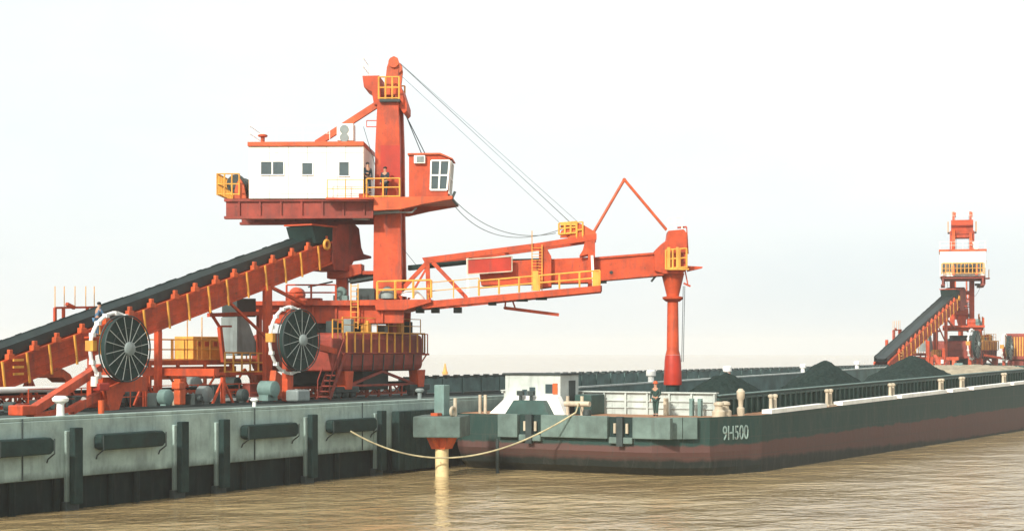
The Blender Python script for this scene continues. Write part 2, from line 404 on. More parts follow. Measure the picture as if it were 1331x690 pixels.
# belt: trough with raised dark edges
m = MB()
prof = [(-.66, .54), (-.62, .48), (-.35, .30), (.35, .30), (.62, .48), (.66, .54), (.66, .06), (-.66, .06)]
n = len(prof); v = [(x0, a, top(x0)+b) for a, b in prof]+[(x1-.5, a, top(x1-.5)+b) for a, b in prof]
m.add(v, [(i, (i+1) % n, n+(i+1) % n, n+i) for i in range(n)])
m.build('belt', 'belttop', trip)
m = MB()
nl = 70
for i in range(nl):
    xa = x0+(x1-.6-x0)*i/nl; xb = x0+(x1-.6-x0)*(i+1)/nl; j = random.uniform(0, .05)
    m.prism([(xa, top(xa)+.05), (xb-.02, top(xb)+.05), (xb-.02, top(xb)+.54+j), (xa, top(xa)+.54+j)], .70, .74)
m.build('wind_guard', 'belt', trip)
# head hood and pulley
def E2(pts, y): return [T(a, b, y)[0::2] for a, b in pts]
m = MB(); m.prism(E2([(429,296),(437,291),(456,290),(463,297),(466,322),(469,330),(479,333),(479,336),(456,340),(449,353),(431,351),(428,341)], YN), -.95, .95)
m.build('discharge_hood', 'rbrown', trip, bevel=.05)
m = MB(); m.prism(E2([(402,294),(431,293.5),(431,316),(408,316)], YN), -.90, .88); m.build('skirt_box', 'belt', trip)
m = MB(); m.box(T(402,294,YN)[0]-.1, T(431,294,YN)[0]+.2, -.98, .96, T(402,293,YN)[2], T(402,291,YN)[2]); m.build('skirt_lid', 'red', trip)
c = T(424, 318, YN-.3); m = MB(); m.ring((c[0], -1.06, c[2]), .24, .08); m.build('head_pulley', 'yellow', trip, smooth=True)
# yellow step rungs at the tail
m = MB()
for k_ in range(3):
    p = T(11, 468+k_*9, YN); q = T(24, 467.5+k_*9, YN); m.bar((p[0], -1.02, p[2]), (q[0], -1.02, q[2]), .08, .10)
m.build('step_ladder', 'yellow', trip)
# access frame behind the belt with thin yellow posts
YF = 57.9
m = MB()
a = T(71, 400, YF); b = T(131, 399, YF); yl = YF-TY
m.bar(a, b, .10); m.bar(a, (a[0], yl, T(71,428,YF)[2]), .12); q = T(82,400,YF); m.bar(q, (q[0], yl, T(82,428,YF)[2]), .12)
for pxx in (113, 121, 129):
    q = T(pxx, 399, YF); m.bar(q, (q[0], yl, T(pxx,428,YF)[2]), .12)
q = T(86, 395, YF); m.bar(q, T(96, 400, YF), .16)
m.build('access_frame', 'red', trip)
m = MB()
for pxx in (71, 83, 97, 111, 122):
    q = T(pxx, 372, YF); m.tube((q[0], yl, q[2]), (q[0], yl, T(pxx,399,YF)[2]), .022, n=6)
m.build('guard_posts', 'yellow', trip)

def reel(parent, cx, cy, cz, R, nsp):
    m = MB(); m.lathe((cx, cy-.12, cz), [(R*.95, 0), (R*.95, .24)], 40, 'y')
    r = m.build('cable_reel', 'belt', parent, smooth=True)
    m = MB()
    for s_ in (-.17, .17): m.ring((cx, cy+s_, cz), R*.98, .035, 44, 6)
    m.ring((cx, cy-.16, cz), R*.62, .02, 36, 6)
    m.build('rim', 'dark', r, smooth=True)
    for i in range(nsp):
        t = 2*math.pi*(i+.3)/nsp; m = MB()
        m.bar((cx+.25*math.cos(t), cy-.19, cz+.25*math.sin(t)), (cx+R*.97*math.cos(t+.05), cy-.16, cz+R*.97*math.sin(t+.05)), .024, .024)
        m.build('spoke', 'lgrey', r)
    m = MB(); m.lathe((cx, cy-.42, cz), [(.14, 0), (.30, .08), (.30, .2)], 18, 'y'); m.build('hub', 'steel', r, smooth=True)
    m = MB(); m.ring((cx-.02, cy+.55, cz), R*1.06, .085, 44, 8)
    for i in range(16):
        t = 2*math.pi*i/16; m.box(cx+R*1.06*math.cos(t)-.09, cx+R*1.06*math.cos(t)+.09, cy+.43, cy+.67, cz+R*1.06*math.sin(t)-.09, cz+R*1.06*math.sin(t)+.09)
    m.build('guard_ring', 'white', r, smooth=True)
    m = MB(); m.box(cx-R*1.06-.12, cx-R*1.06+.12, cy+.3, cy+.75, cz-.1, cz+.35); m.build('junction_box', 'yellow', r)
    return r
y1 = 51.2
c = T(162, 453, y1); reel1 = reel(trip, c[0], y1-TY, c[2], 1.47, 16)
# tail undercarriage: struts, foot, plates
def bar2(m, a, ya, b, yb, w_, h_=None): m.bar(T(a[0], a[1], ya), T(b[0], b[1], yb), w_, h_)
m = MB(); bar2(m, (38,536), 50.0, (128,478), 52.6, .34, .36); bar2(m, (40,541), 50.0, (96,531), 51.0, .22, .2); bar2(m, (92,533), 51.0, (160,496), 52.6, .26, .34)
m.build('diagonal_strut', 'red', trip)
m = MB(); p = T(30, 540, 50.0); m.box(p[0]-.45, p[0]+.35, -7.0, -6.2, .14, .55); m.build('wheel_box', 'red', trip, bevel=.05)
m = MB(); m.prism(E2([(134,505),(160,494),(158,512),(152,532),(140,533)], 51.5), 51.5-TY-.1, 51.5-TY+.25); m.build('reel_bracket', 'red', trip)
m = MB(); p = T(131, 541, 50.2); m.tube((p[0], p[1], 0.004), (p[0], p[1], .62), .13, n=12); m.build('buffer_post', 'orange', trip, smooth=True)
for pxx, yy in ((118, 52.8), (118, 60), (205, 55.2), (205, 58)):
    m = MB(); p = T(pxx, 500, yy); m.box(p[0]-.14, p[0]+.14, p[1]-.14, p[1]+.14, .35, top(p[0])-HT+.1)
    m.build('leg', 'red', trip)
    m = MB(); m.box(p[0]-.6, p[0]+.6, p[1]-.2, p[1]+.2, .20, .5); m.build('bogie', 'red', trip, bevel=.04)
m = MB(); p = T(131, 500, 52.8); p2 = T(118, 500, 60)
m.box(p2[0]-.2, p2[0]+.2, 52.0-TY, 60.2-TY, 1.5, 1.85); m.build('axle_beam', 'red', trip); m = MB(); m.bar((p[0], 51.7-TY, 1.4), (c[0], 51.7-TY, c[2]), .3); m.box(p[0]-1.2, p[0]+1.6, 51.6-TY, 52.0-TY, .9, 1.55); 
m.build('reel_frame', 'red', trip)
m = MB(); p = T(122, 502, 51.4); m.tube((p[0], p[1], p[2]), (p[0]+.02, p[1], p[2]+.42), .16, n=12); m.tube((p[0]-.9,p[1],p[2]-.9),(p[0]-.6,p[1],p[2]-.5),.12); m.build('motor', 'cream', trip, smooth=True)
m = MB(); p = T(131, 502, 51.3); m.box(p[0]-.32, p[0]+.32, p[1]-.2, p[1]+.2, p[2]-.18, p[2]+.14); m.build('gearbox', 'fresh', trip, bevel=.04)
# support columns at the head end
for yy in (55.75, 57.45):
    m = MB(); p = T(347, 400, yy); m.box(p[0]-.26, p[0]+.26, p[1]-.13, p[1]+.13, .5, top(p[0])-HT+.15); m.build('leg', 'red', trip)
m = MB(); p = T(347, 400, 55.7); q = T(395, 395, 55.7)
m.bar((p[0]+.2, p[1], T(347,372,55.7)[2]), q, .16); m.bar(T(300,395,55.7), (p[0], p[1], T(347,440,55.7)[2]), .12)
m.build('brace', 'red', trip)
p = T(362, 505, 54.6); m = MB(); m.prism([(p[0]-.7, .3), (p[0]+.4, .25), (p[0]+.5, .6), (p[0]+.1, 1.4), (p[0]-.5, 1.7), (p[0]-.6, 1.1)], p[1]-.2, p[1]+.2); m.build('bogie', 'orange', trip, bevel=.05)
p = T(348, 503, 53.6); m = MB(); m.lathe((p[0], p[1]-.5, .75), [(.25,0),(.42,.05),(.42,.9),(.3,1.0)], 16, 'y'); m.box(p[0]-.4,p[0]+.4,p[1]-.3,p[1]+.3,.15,.45); m.build('motor', 'teal', trip, smooth=True)
# service platform behind, with yellow cabin, rails and grey chute
yp = 59.0
m = MB(); a = T(188, 468, yp); b = T(342, 494, yp)
m.box(a[0], b[0], yp-TY-.1, yp-TY+1.8, T(260,474,yp)[2], T(260,468,yp)[2]); m.box(a[0], b[0]-2.5, yp-TY-.04, yp-TY+.05, T(260,492,yp)[2], T(260,476,yp)[2])
x = a[0]+.3
while x < b[0]: m.box(x-.07, x+.07, yp-TY-.12, yp-TY+.03, .3, T(260,468,yp)[2]-.1); x += 2.2
xa_ = a[0]+.3
while xa_+2.2 < b[0]: m.bar((xa_, yp-TY-.13, .6), (xa_+1.1, yp-TY-.13, T(260,480,yp)[2]), .09); m.bar((xa_+2.2, yp-TY-.13, .6), (xa_+1.1, yp-TY-.13, T(260,480,yp)[2]), .09); xa_ += 2.2
m.build('service_platform', 'orange', trip)
ztop = T(260,468,yp)[2]
m = MB(); a = T(241, 440, yp+.9); b = T(279, 440, yp+.9)
m.box(a[0], b[0], .9+yp-TY-.5, .9+yp-TY+.8, ztop, T(260,437,yp)[2]); o = m.build('electrical_cabin', 'yellow', trip, bevel=.04)
m = MB()
for k_ in range(3):
    xx = a[0]+.25+k_*(b[0]-a[0]-.3)/3; m.box(xx, xx+.35, yp-TY+.38, yp-TY+.398, ztop+.75, ztop+1.0)
m.build('louvre', 'orange', o)
m = MB(); m.rail([(T(205,0,yp)[0], yp-TY, ztop), (T(335,0,yp)[0], yp-TY, ztop)], 1.1, 1.0, .035, 3); m.rail([(T(205,0,yp)[0], yp-TY+1.7, ztop), (T(335,0,yp)[0], yp-TY+1.7, ztop)], 1.1, 1.0, .035, 3); m.build('handrail', 'yellow', trip)
m = MB()
for pxx in (243, 262): q = T(pxx, 412, yp); m.tube((q[0], yp-TY, ztop), (q[0], yp-TY, q[2]), .03, n=6)
m.build('lamp_posts', 'yellow', trip)
yc_ = 58.2
m = MB(); m.prism(E2([(298,412),(311,412),(327,455),(327,462),(298,462)], yc_), yc_-TY-.5, yc_-TY+.6); m.build('chute', 'steel', trip, bevel=.03)
m = MB(); m.prism(E2([(299,388),(324,388),(324,412),(299,412)], yc_), yc_-TY-.45, yc_-TY+.6); m.build('drive_housing', 'dark', trip, bevel=.04)
m = MB(); m.prism(E2([(258,407),(358,404),(358,409),(258,412)], yc_), yc_-TY-.75, yc_-TY-.55); m.prism(E2([(322,402),(326,402),(326,470),(322,470)], yc_), yc_-TY-.75, yc_-TY-.56)
m.bar(T(268,398,yc_-.7), T(285,425,yc_-.7), .12); m.bar(T(285,425,yc_-.7), T(290,470,yc_-.7), .2); m.bar(T(300,424,yc_-.7),T(284,424,yc_-.7),.1)
m.build('support_frame', 'red', trip)
m = MB(); q = T(288, 484, 56.9); q2 = T(342, 484, 56.9); m.rail([(q[0], .1, q[2]), (q2[0], .1, q2[2])], 1.05, .75, .045, 3); m.build('handrail', 'yellow', trip)
m = MB(); m.box(q[0]-.1, q2[0]+.1, .0, 1.2, q[2]-.15, q[2]); m.build('landing', 'red', trip)
for pxx in (250, 302):
    q = T(pxx, 497, 58.2); m = MB(); m.lathe((q[0], q[1]-.4, q[2]-.05), [(.2,0),(.36,.06),(.36,.8),(.2,.86)], 14, 'y'); m.box(q[0]-.3,q[0]+.3,q[1]-.3,q[1]+.3,0.2,q[2]-.1); m.build('motor', 'dark' if pxx > 260 else 'steel', trip, smooth=True)
q = T(233, 505, 54.3); m = MB(); m.box(q[0]-.22, q[0]+.22, q[1]-.2, q[1]+.2, .1, 1.35); m.box(q[0]-.32, q[0]+.1, q[1]-.25, q[1]+.25, .85, 1.2); m.build('rail_clamp', 'orange', trip, bevel=.05)

rg = random.Random(4)
for i in range(26):                                  # drives, cable boxes and drums crowding the deck below the incline
    pxx = 12+i*12.6; yy = rg.uniform(53.6, 56.2); q = T(pxx, 500, yy); hh = rg.uniform(.35, 1.0); ww = rg.uniform(.22, .5); m = MB(); kd = i % 4
    if kd == 0: m.lathe((q[0], q[1]-ww, hh*.55+.1), [(hh*.4, 0), (hh*.5, .05), (hh*.5, ww*1.6), (hh*.4, ww*1.7)], 14, 'y'); m.box(q[0]-ww*.6, q[0]+ww*.6, q[1]-ww*.7, q[1]+ww*.4, .01, hh*.4); m.build('motor', ('dark','teal','steel')[i % 3], trip, smooth=True)
    elif kd == 1: m.box(q[0]-ww, q[0]+ww, q[1]-.25, q[1]+.25, .01, hh); m.box(q[0]-ww-.03, q[0]+ww+.03, q[1]-.28, q[1]+.28, hh+.002, hh+.05); m.build('cable_box', ('dark','rbrown','beige')[i % 3], trip, bevel=.02)
    elif kd == 2: m.box(q[0]-.09, q[0]+.09, q[1]-.09, q[1]+.09, .01, hh+.9); m.bar((q[0]-.8, q[1], .1), (q[0], q[1], hh+.8), .1); m.bar((q[0]+.8, q[1], .1), (q[0], q[1], hh+.8), .1); m.build('trestle', 'red', trip)
    else: m.box(q[0]-ww, q[0]+ww, q[1]-.3, q[1]+.3, .05, hh*.8); m.tube((q[0], q[1]-.5, hh*.5), (q[0], q[1]-.3, hh*.5), .16, n=10); m.build('gearbox', ('orange','dark')[i % 2], trip, bevel=.04)
m = MB(); m.prism(E2([(48,487),(66,481),(84,479),(94,486),(100,497),(92,497),(84,490),(60,491)], 55.9), -.55, .5); m.build('take_up_frame', 'orange', trip)
xa_ = T(30,500,55.3)[0]; xb2 = T(330,500,55.3)[0]; m = MB(); m.rail([(xa_, -1.6, .012), (xb2, -1.6, .012)], 1.0, 1.6, .025, 2); m.build('handrail', 'red', trip)

# ------------------------------------------------------------------ SHIP LOADER
SX, SY = 80.4, 56.6
load = empty('ship_loader', (SX, SY, DECK))
tag(load, 'tall red ship loader with white machinery house and boom with spout reaching over the barge', 'ship loader')
NB = math.radians(2.0)                               # bearing of the slew frame's left axis
bX, bY = math.cos(NB), -math.sin(NB); nX, nY = math.sin(NB), math.cos(NB)
XC0, YC0 = SX*SN-SY*CS, Yc(SX, SY)
bw = (bX*SN+bY*CS, -bX*CS+bY*SN); SL = math.atan2(bw[1], bw[0])
def E(px, py, n=0.0):                                # elevation drawing of the slewing part: (u, z above deck)
    t = (px-CX)/F
    a = XC0+n*nX; d = YC0+n*nY
    u = (t*d-a)/(bX-t*bY); dep = d+u*bY
    return u, H+(HY-py)*dep/F-DECK
def E3(px, py, n): u, z = E(px, py, n); return (u, n, z)
def EP(pts, n): return [E(a, b, n) for a, b in pts]
def sb(mb, name, mat, parent=None, **k):
    if parent is None: return mb.build(name, mat, load, rz=SL, **k)
    return mb.build(name, mat, parent, **k)
# --- portal (fixed frame)
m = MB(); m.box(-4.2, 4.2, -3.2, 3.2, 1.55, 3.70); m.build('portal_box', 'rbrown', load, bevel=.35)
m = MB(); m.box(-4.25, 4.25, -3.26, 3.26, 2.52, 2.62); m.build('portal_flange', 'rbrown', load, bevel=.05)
for sx in (-3.7, 3.7):
    for sy in (-3.0, 3.0):
        m = MB(); m.prism([(sx-.45, 1.6), (sx+.45, 1.6), (sx+.28, .6), (sx-.28, .6)], sy-.3, sy+.3); m.build('leg', 'red', load)
        m = MB(); m.box(sx-1.1, sx+1.1, sy-.22, sy+.22, .42, .75)
        bg = m.build('bogie', 'dark', load, bevel=.05)
        for dx in (-.7, 0, .7):
            m = MB(); m.lathe((sx+dx, sy-.14, .36), [(.22,0),(.27,.04),(.27,.24),(.22,.28)], 18, 'y'); m.build('wheel', 'dark', bg, smooth=True)
m = MB(); m.box(-1.3, 1.3, -2.6, 2.6, .5, 1.6); m.build('cable_hopper', 'dark', load, bevel=.08)
m = MB(); m.rail([(-4.0,-3.34,2.62),(4.0,-3.34,2.62),(4.3,-3.0,2.62),(4.3,3.0,2.62)], 1.1, .82, .045, 1); m.build('handrail', 'yellow', load)
m = MB()
for k_ in range(9):
    t = k_/8; m.box(-5.6+t*1.4, -5.3+t*1.4, -3.3, -2.6, .2+t*2.3, .26+t*2.3)
for yy in (-3.34, -2.56): m.bar((-5.6, yy, .1), (-4.1, yy, 2.55), .06, .2); m.bar((-5.6, yy, 1.1), (-4.1, yy, 3.55), .05); m.bar((-5.6,yy,.1),(-5.6,yy,1.1),.05); m.bar((-4.85,yy,1.3),(-4.85,yy,2.3),.05)
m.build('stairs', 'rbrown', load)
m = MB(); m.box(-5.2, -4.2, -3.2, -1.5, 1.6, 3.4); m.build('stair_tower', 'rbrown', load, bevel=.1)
m = MB(); m.bar((4.3, -2.6, 2.5), (5.6, -2.6, 2.5), .12); m.bar((4.3,-2.6,1.6),(5.4,-2.6,2.5),.06); m.rail([(4.4,-2.6,2.5),(5.5,-2.6,2.5)], 1.2, 1.1, .03, 1); m.build('side_bracket', 'red', load)
y2 = 52.6; x_, z_ = P(388, 442, y2)
reel2 = reel(load, x_-SX, y2-SY, z_-DECK, 1.62, 14)
m = MB(); m.bar((x_-SX, y2-SY+.5, z_-DECK), (-4.2, -3.0, 2.6), .3); m.box(x_-SX-.25, x_-SX+.25, y2-SY+.55, y2-SY+.9, .1, z_-DECK+.3); m.build('reel_bracket', 'red', load)
m = MB(); m.box(x_-SX-.5, x_-SX+.6, y2-SY-.3, y2-SY+.5, .1, .7); m.build('reel_motor', 'steel', load, bevel=.1)
for sy in (-3.0, 3.0):
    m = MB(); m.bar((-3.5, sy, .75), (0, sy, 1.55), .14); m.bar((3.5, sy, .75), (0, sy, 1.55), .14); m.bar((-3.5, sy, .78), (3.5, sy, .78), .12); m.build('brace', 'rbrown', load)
rg = random.Random(9)
for i in range(9):
    xx = -3.6+i*.85; yy = rg.choice((-2.5, -1.9)); hh = rg.uniform(.35, .85); m = MB(); m.box(xx, xx+rg.uniform(.3, .6), yy-.25, yy+.25, 3.702, 3.7+hh); m.build('cabinet', ('dark','steel','red','yellow')[i % 4], load, bevel=.03)
m = MB(); m.rail([(-4.0,-3.05,3.70),(4.0,-3.05,3.70)], .85, 1.1, .025, 2); m.build('handrail', 'yellow', load)
m = MB(); m.rail([(-5.2,-3.25,3.4),(-4.2,-3.25,3.4)], 1.0, .5, .03, 2); m.build('stair_rail', 'yellow', load)
for i in range(7):
    xx = -3.4+i*1.05; m = MB(); m.tube((xx, -3.24, 1.6), (xx+.1, -3.24, 2.5), .035, n=6); m.build('conduit', 'dark', load)
# --- turntable
m = MB(); m.lathe((0,0,0), [(1.7,3.69),(1.7,3.95),(1.5,4.0),(1.5,E(440,421)[1]+.1)], 32); m.build('slew_ring', 'dark', load, smooth=True)
n0 = -2.1
m = MB()
m.prism(EP([(330,397),(525,397),(524,420),(345,420),(330,406)], n0), n0, n0+.35); m.prism(EP([(330,397),(525,397),(524,420),(345,420),(330,406)], n0), 1.75, 2.1)
m.prism(EP([(331,397.5),(525,397.5),(525,405),(331,405)], n0), n0+.352, 1.748)
for pxx in range(345, 525, 30): m.prism(EP([(pxx,398),(pxx+3,398),(pxx+3,420),(pxx,420)], n0), n0-.12, n0-.002)
sb(m, 'slew_girder', 'red', bevel=.02)
m = MB(); m.prism(EP([(318,391.5),(560,389),(560,393),(525,403),(488,403),(487,397),(318,397)], n0-.35), n0-.4, 2.3); sb(m, 'slew_platform', 'red', bevel=.02)
def erail(name, pts, n, h=1.05, step=1.2, r=.04, mids=2, mat='yellow', parent=None):
    m = MB(); m.rail([E3(a, b, n) for a, b in pts], h, step, r, mids); return sb(m, name, mat, parent)
erail('handrail', [(490,389),(560,387)], n0-.35, 1.0, 1.1, .06)
erail('handrail', [(372,391),(436,391)], n0-.3, .9, 1.3, .05, 2, 'red')
q = E3(503, 388, -1.9); m = MB(); m.lathe((q[0], q[1], q[2]), [(.5,0),(.5,.2),(.3,.55),(.1,.7)], 14); sb(m, 'motor', 'steel', smooth=True)
q = E3(536, 385, -1.9); m = MB(); m.lathe((q[0], q[1], q[2]-.1), [(.6,0),(.55,.15),(.3,.4),(.12,.5)], 12); m.v = [(q[0]+(a-q[0])*1.2, b, c_+(q[0]-a)*.25) for a, b, c_ in m.v]; sb(m, 'covered_winch', 'white', smooth=True)
q = E3(443, 391, -1.6); m = MB(); m.box(q[0]-.4,q[0]+.4,-2.0,-1.2,q[2],q[2]+.3); m.lathe((q[0],-1.9,q[2]+.5), [(.25,0),(.3,.05),(.3,.6),(.2,.7)], 14, 'y'); sb(m, 'gear_motor', 'teal', smooth=True)
q = E3(475, 391, -1.3); m = MB(); m.box(q[0]-.5,q[0]+.55,-1.7,-.6,q[2],q[2]+.7); sb(m, 'control_box', 'dark', bevel=.05)
q = E3(461, 391, -2.3); m = MB(); m.bar((q[0]-.2,-2.56,q[2]-1.6),(q[0]-.2,-2.56,q[2]+.95),.06); m.bar((q[0]+.2,-2.56,q[2]-1.6),(q[0]+.2,-2.56,q[2]+.95),.06)
for k_ in range(9): m.bar((q[0]-.2,-2.56,q[2]-1.5+k_*.29),(q[0]+.2,-2.56,q[2]-1.5+k_*.29),.04)
sb(m, 'ladder', 'yellow')
m = MB(); m.prism(EP([(425,347),(470,343),(470,356),(448,362),(425,362)], -.5), -.7, .7); m.prism(EP([(436,362),(450,362),(450,396),(436,396)], -.5), -.45, .45); m.prism(EP([(470,352),(486,352),(486,357),(470,357)], -.5), -.6, .6)
sb(m, 'receiving_chute', 'red', bevel=.03)
m = MB(); m.bar(E3(400,373,-.8), E3(432,366,-.8), .09); sb(m, 'feed_beam', 'dark'); m = MB(); m.bar(E3(452,366,-.8), E3(487,360,-.8), .14); sb(m, 'feed_beam', 'dark'); m = MB(); m.prism(EP([(452,358),(486,352),(486,364),(455,369)], .2), .1, .5); sb(m, 'feed_boom_end', 'dark')
q = E(386,383,-1.0); m = MB(); m.lathe((q[0],-1.5,q[1]), [(.3,0),(.42,.05),(.42,.9),(.3,1)], 16, 'y'); m.box(q[0]-.5,q[0]+1.4,-1.5,-.6,q[1]-.45,q[1]-.2); sb(m, 'slew_drive', 'red', smooth=True)
# --- tower
for n_ in (-1.15, 1.15):
    m = MB(); m.prism(EP([(485,397),(523,397),(521,290),(520,190),(518,128),(491,128),(488,190),(486,290)], -1.15), n_-.3, n_+.3); sb(m, 'tower_column', 'red', bevel=.03)
m = MB(); m.prism(EP([(494,189),(519.3,189),(519.9,232),(494,232)], -1.46), -1.47, -1.453); sb(m, 'patch_plate', 'fresh')
for a, b in ((128,150),(296,306)): sb(MB().prism(EP([(492,a),(516,a),(516,b),(492,b)], 0), -.85, .85), 'tower_cross_beam', 'red')
for n_ in (-1.0, 1.0):
    m = MB(); m.prism(EP([(501,128),(505,92),(509,80),(514,77.5),(519,80),(521,90),(519,108),(522,128)], 0), n_-.14, n_+.14)
    tb = sb(m, 'sheave_bracket', 'orange', bevel=.02)
    q = E(514,86); m = MB(); m.lathe((q[0], n_-.28, q[1]), [(.30,0),(.30,.09),(.24,.12),(.30,.15),(.30,.24)], 18, 'y'); sb(m, 'sheave', 'orange', tb, smooth=True)
m = MB(); m.prism(EP([(516,112),(524,118),(531,140),(531,148),(527,152),(519,140),(516,138)], 0), -1.2, 1.2); sb(m, 'rope_guide', 'red', bevel=.02)
m = MB(); m.prism(EP([(474,103.5),(496,103),(498,140),(489,141),(486,124),(476,118)], 0), -1.3, 1.3); sb(m, 'head_platform', 'red', bevel=.02)
m = MB(); m.box(E(497,135)[0], E(523,135)[0], -1.7, 1.7, E(500,138)[1], E(500,134.5)[1]); sb(m, 'head_walkway', 'dark')
m = MB(); a, b = E(496,134.5)[0], E(522,134.5)[0]; zt = E(500,134.5)[1]; m.rail([(a,-1.65,zt),(b,-1.65,zt)], 1.25, .38, .045, 3); sb(m, 'handrail', 'yellow'); m = MB(); m.rail([(a,1.65,zt),(b,1.65,zt)], 1.25, .38, .045, 3); sb(m, 'handrail', 'yellow')
m = MB(); a, b = E(475,103)[0], E(493,103)[0]; zt = E(480,103)[1]; m.rail([(b,-1.25,zt),(a,-1.25,zt),(a,1.25,zt),(b,1.25,zt)], 1.0, 1.0, .018, 2); sb(m, 'handrail', 'cream')
for n_ in (-1.0, 1.0):
    m = MB(); m.bar(E3(490,136,n_), E3(411,187,n_), .34, .36); sb(m, 'back_stay', 'orange')
m = MB()
m.bar(E3(476,157,-.9), E3(489,157,-.9), .05); m.bar(E3(476,165,-.9), E3(489,165,-.9), .05); m.bar(E3(476,157,-.9), E3(476,165,-.9), .04)
sb(m, 'tower_step', 'red')
# --- house floor girder
m = MB()
for n_ in (-2.35, 2.15):
    m.prism(EP([(294,260),(485,259.5),(485,283),(294,284.5)], -2.2), n_, n_+.2)
    m.prism(EP([(292,281.5),(485,280.5),(485,284),(292,285)], -2.2), n_-.14, n_+.34)
    m.prism(EP([(292,259),(485,258.5),(485,262),(292,262.5)], -2.2), n_-.14, n_+.34)
    for pxx in range(310, 485, 27): m.prism(EP([(pxx,262.8),(pxx+2.5,262.8),(pxx+2.5,281),(pxx,281)], -2.2), n_-.1, n_-.003)
m.prism(EP([(294,263),(485,263),(485,266),(294,266)], -2.2), -2.14, 2.14)
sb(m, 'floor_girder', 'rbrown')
m = MB(); m.prism(EP([(485.5,257),(588,255),(588,259),(548,266),(520,272.5),(485.5,274)], -2.6), -2.75, -2.3); m.prism(EP([(485.5,257),(588,255),(588,259),(548,266),(520,272.5),(485.5,274)], -2.6), 2.0, 2.4)
m.prism(EP([(485.5,257.5),(587,255.5),(587,259),(485.5,262)], -2.6), -2.298, 1.998); sb(m, 'cab_platform', 'orange', bevel=.02)
m = MB(); m.prism(EP([(486,274.5),(520,274.5),(520,278),(486,281)], -1), -2.0, -1.5); m.path([E3(497,276,-2.4), E3(535,276,-2.4), E3(541,270,-2.4)], .05); q = E3(470,281,-2.0); m.box(q[0]-.5,q[0]+.4,-2.3,-1.7,q[2]-.2,q[2]+.3); sb(m, 'cable_trunk', 'steel')
m = MB(); q = E3(587,258,-2.6); m.bar(q, E3(591,249,-2.6), .14); m.bar(q, (q[0], 1.9, q[2]), .1); sb(m, 'cable_hanger', 'dark')
# --- machinery house
NH = -2.6
u0, zf = E(323, 258.5, NH); u1, zr = E(472, 190, NH); zf += .01
m = MB(); m.box(u0, u1, NH, 2.6, zf, zr); house = sb(m, 'machinery_house', 'cream', bevel=.02)
m = MB(); m.box(u0-.06, u1+.03, NH-.12, 2.72, zr+.003, E(400,184.5,NH)[1]); sb(m, 'roof', 'orange', house, bevel=.02)
def hwin(a, b, y0, y1, mull):
    ua, zb = E(a, y1, NH); ub, zt = E(b, y0, NH)
    m = MB(); e = .05
    m.box(ua-e, ub+e, NH-.05, NH-.003, zt, zt+e); m.box(ua-e, ub+e, NH-.07, NH-.003, zb-e, zb); m.box(ua-e, ua, NH-.05, NH-.003, zb, zt); m.box(ub, ub+e, NH-.05, NH-.003, zb, zt)
    if mull: c_ = (ua+ub)/2; m.box(c_-.04, c_+.04, NH-.045, NH-.003, zb, zt)
    wn = sb(m, 'window', 'white', house)
    m = MB(); m.box(ua, ub, NH-.025, NH-.004, zb, zt); sb(m, 'pane', 'glass', wn) if False else m.build('pane', 'glass', house)
hwin(339, 368, 210.5, 227, True); hwin(392.5, 405.5, 212, 227, False); hwin(440.5, 453, 211, 228.5, False)
ua, za = E(424, 258, NH); ub, zb = E(443, 214, NH)
m = MB(); 
for k_ in range(4):
    uu = u0 + .25 + k_*1.3; 
yw = [(-2.25, -1.05), (-.95, .05), (.15, 1.15), (1.3, 2.3)]
for a, b in yw:
    m = MB(); zb_, zt_ = zf+.55, zf+1.55; uu = u0
    m.box(uu-.06, uu-.003, a, b, zb_-.07, zb_); m.box(uu-.06, uu-.003, a, b, zt_, zt_+.07); m.box(uu-.06, uu-.003, a-.07, a, zb_-.07, zt_+.07); m.box(uu-.06, uu-.003, b, b+.03, zb_-.07, zt_+.07); m.box(uu-.05, uu-.003, (a+b)/2-.03, (a+b)/2+.03, zb_, zt_)
    m.build('window', 'yellow', house)
    m = MB(); m.box(uu-.03, uu-.004, a, b, zb_, zt_); m.build('pane', 'glass', house)
q0, q1 = E(437.5, 184.5, -1.8), E(459, 161, -1.8)
m = MB(); m.box(q0[0], q1[0], -1.9, -.9, q0[1]+.05, q1[1]); fb = m.build('cooling_unit', 'cream', house, bevel=.03)
m = MB()
for yy in (168.5, 179): c_ = E(447, yy, -1.9); m.lathe((c_[0], -1.93, c_[1]), [(.26,0),(.26,.028)], 18, 'y')
m.build('cooling_fan', 'steel', house)
m = MB()
for k_ in range(1, 6): uu = u0+(u1-u0)*k_/6+.07; m.box(uu-.02, uu+.02, NH-.014, NH-.002, zf+.02, zr-.02)
for k_ in (0,1): m.box(u0+.02, u1-.02, NH-.012, NH-.002, zf+.25+k_*2.3, zf+.28+k_*2.3)
m.build('wall_seams', 'lgrey', house)
q = E(341, 184.5, -1); m = MB(); m.lathe((q[0], -1, q[1]), [(.12,0),(.12,.25),(.28,.3),(.28,.38),(.1,.45)], 14); m.build('roof_vent', 'orange', house, smooth=True)
m = MB(); zt = E(400,184.5,NH)[1]; m.rail([(u0+.05,NH,zt),(q0[0]-.3,NH,zt)], .9, 1.3, .016, 2); m.rail([(u0+.05,2.6,zt),(u0+.05,NH,zt)], .9, 1.3, .016, 2); m.build('roof_rail', 'cream', house)
m = MB(); ua, za = E(424, 257.8, NH); ub, zb = E(438, 226, NH)
m.box(ua, ub, NH-.03, NH-.003, za+.08, zb); m.build('door', 'cream', house)
m = MB(); zt = E(480,258.5,-2.6)[1]; m.rail([E3(425,258,-3.1), E3(472,258,-3.1)], 1.05, 1.0, .022, 2); m.build('handrail', 'yellow', house)
m = MB(); m.box(E(423,258,-3.1)[0], E(485,258,-3.1)[0], -3.2, NH-.06, zf-.10, zf-.012); m.build('side_walkway', 'red', house)
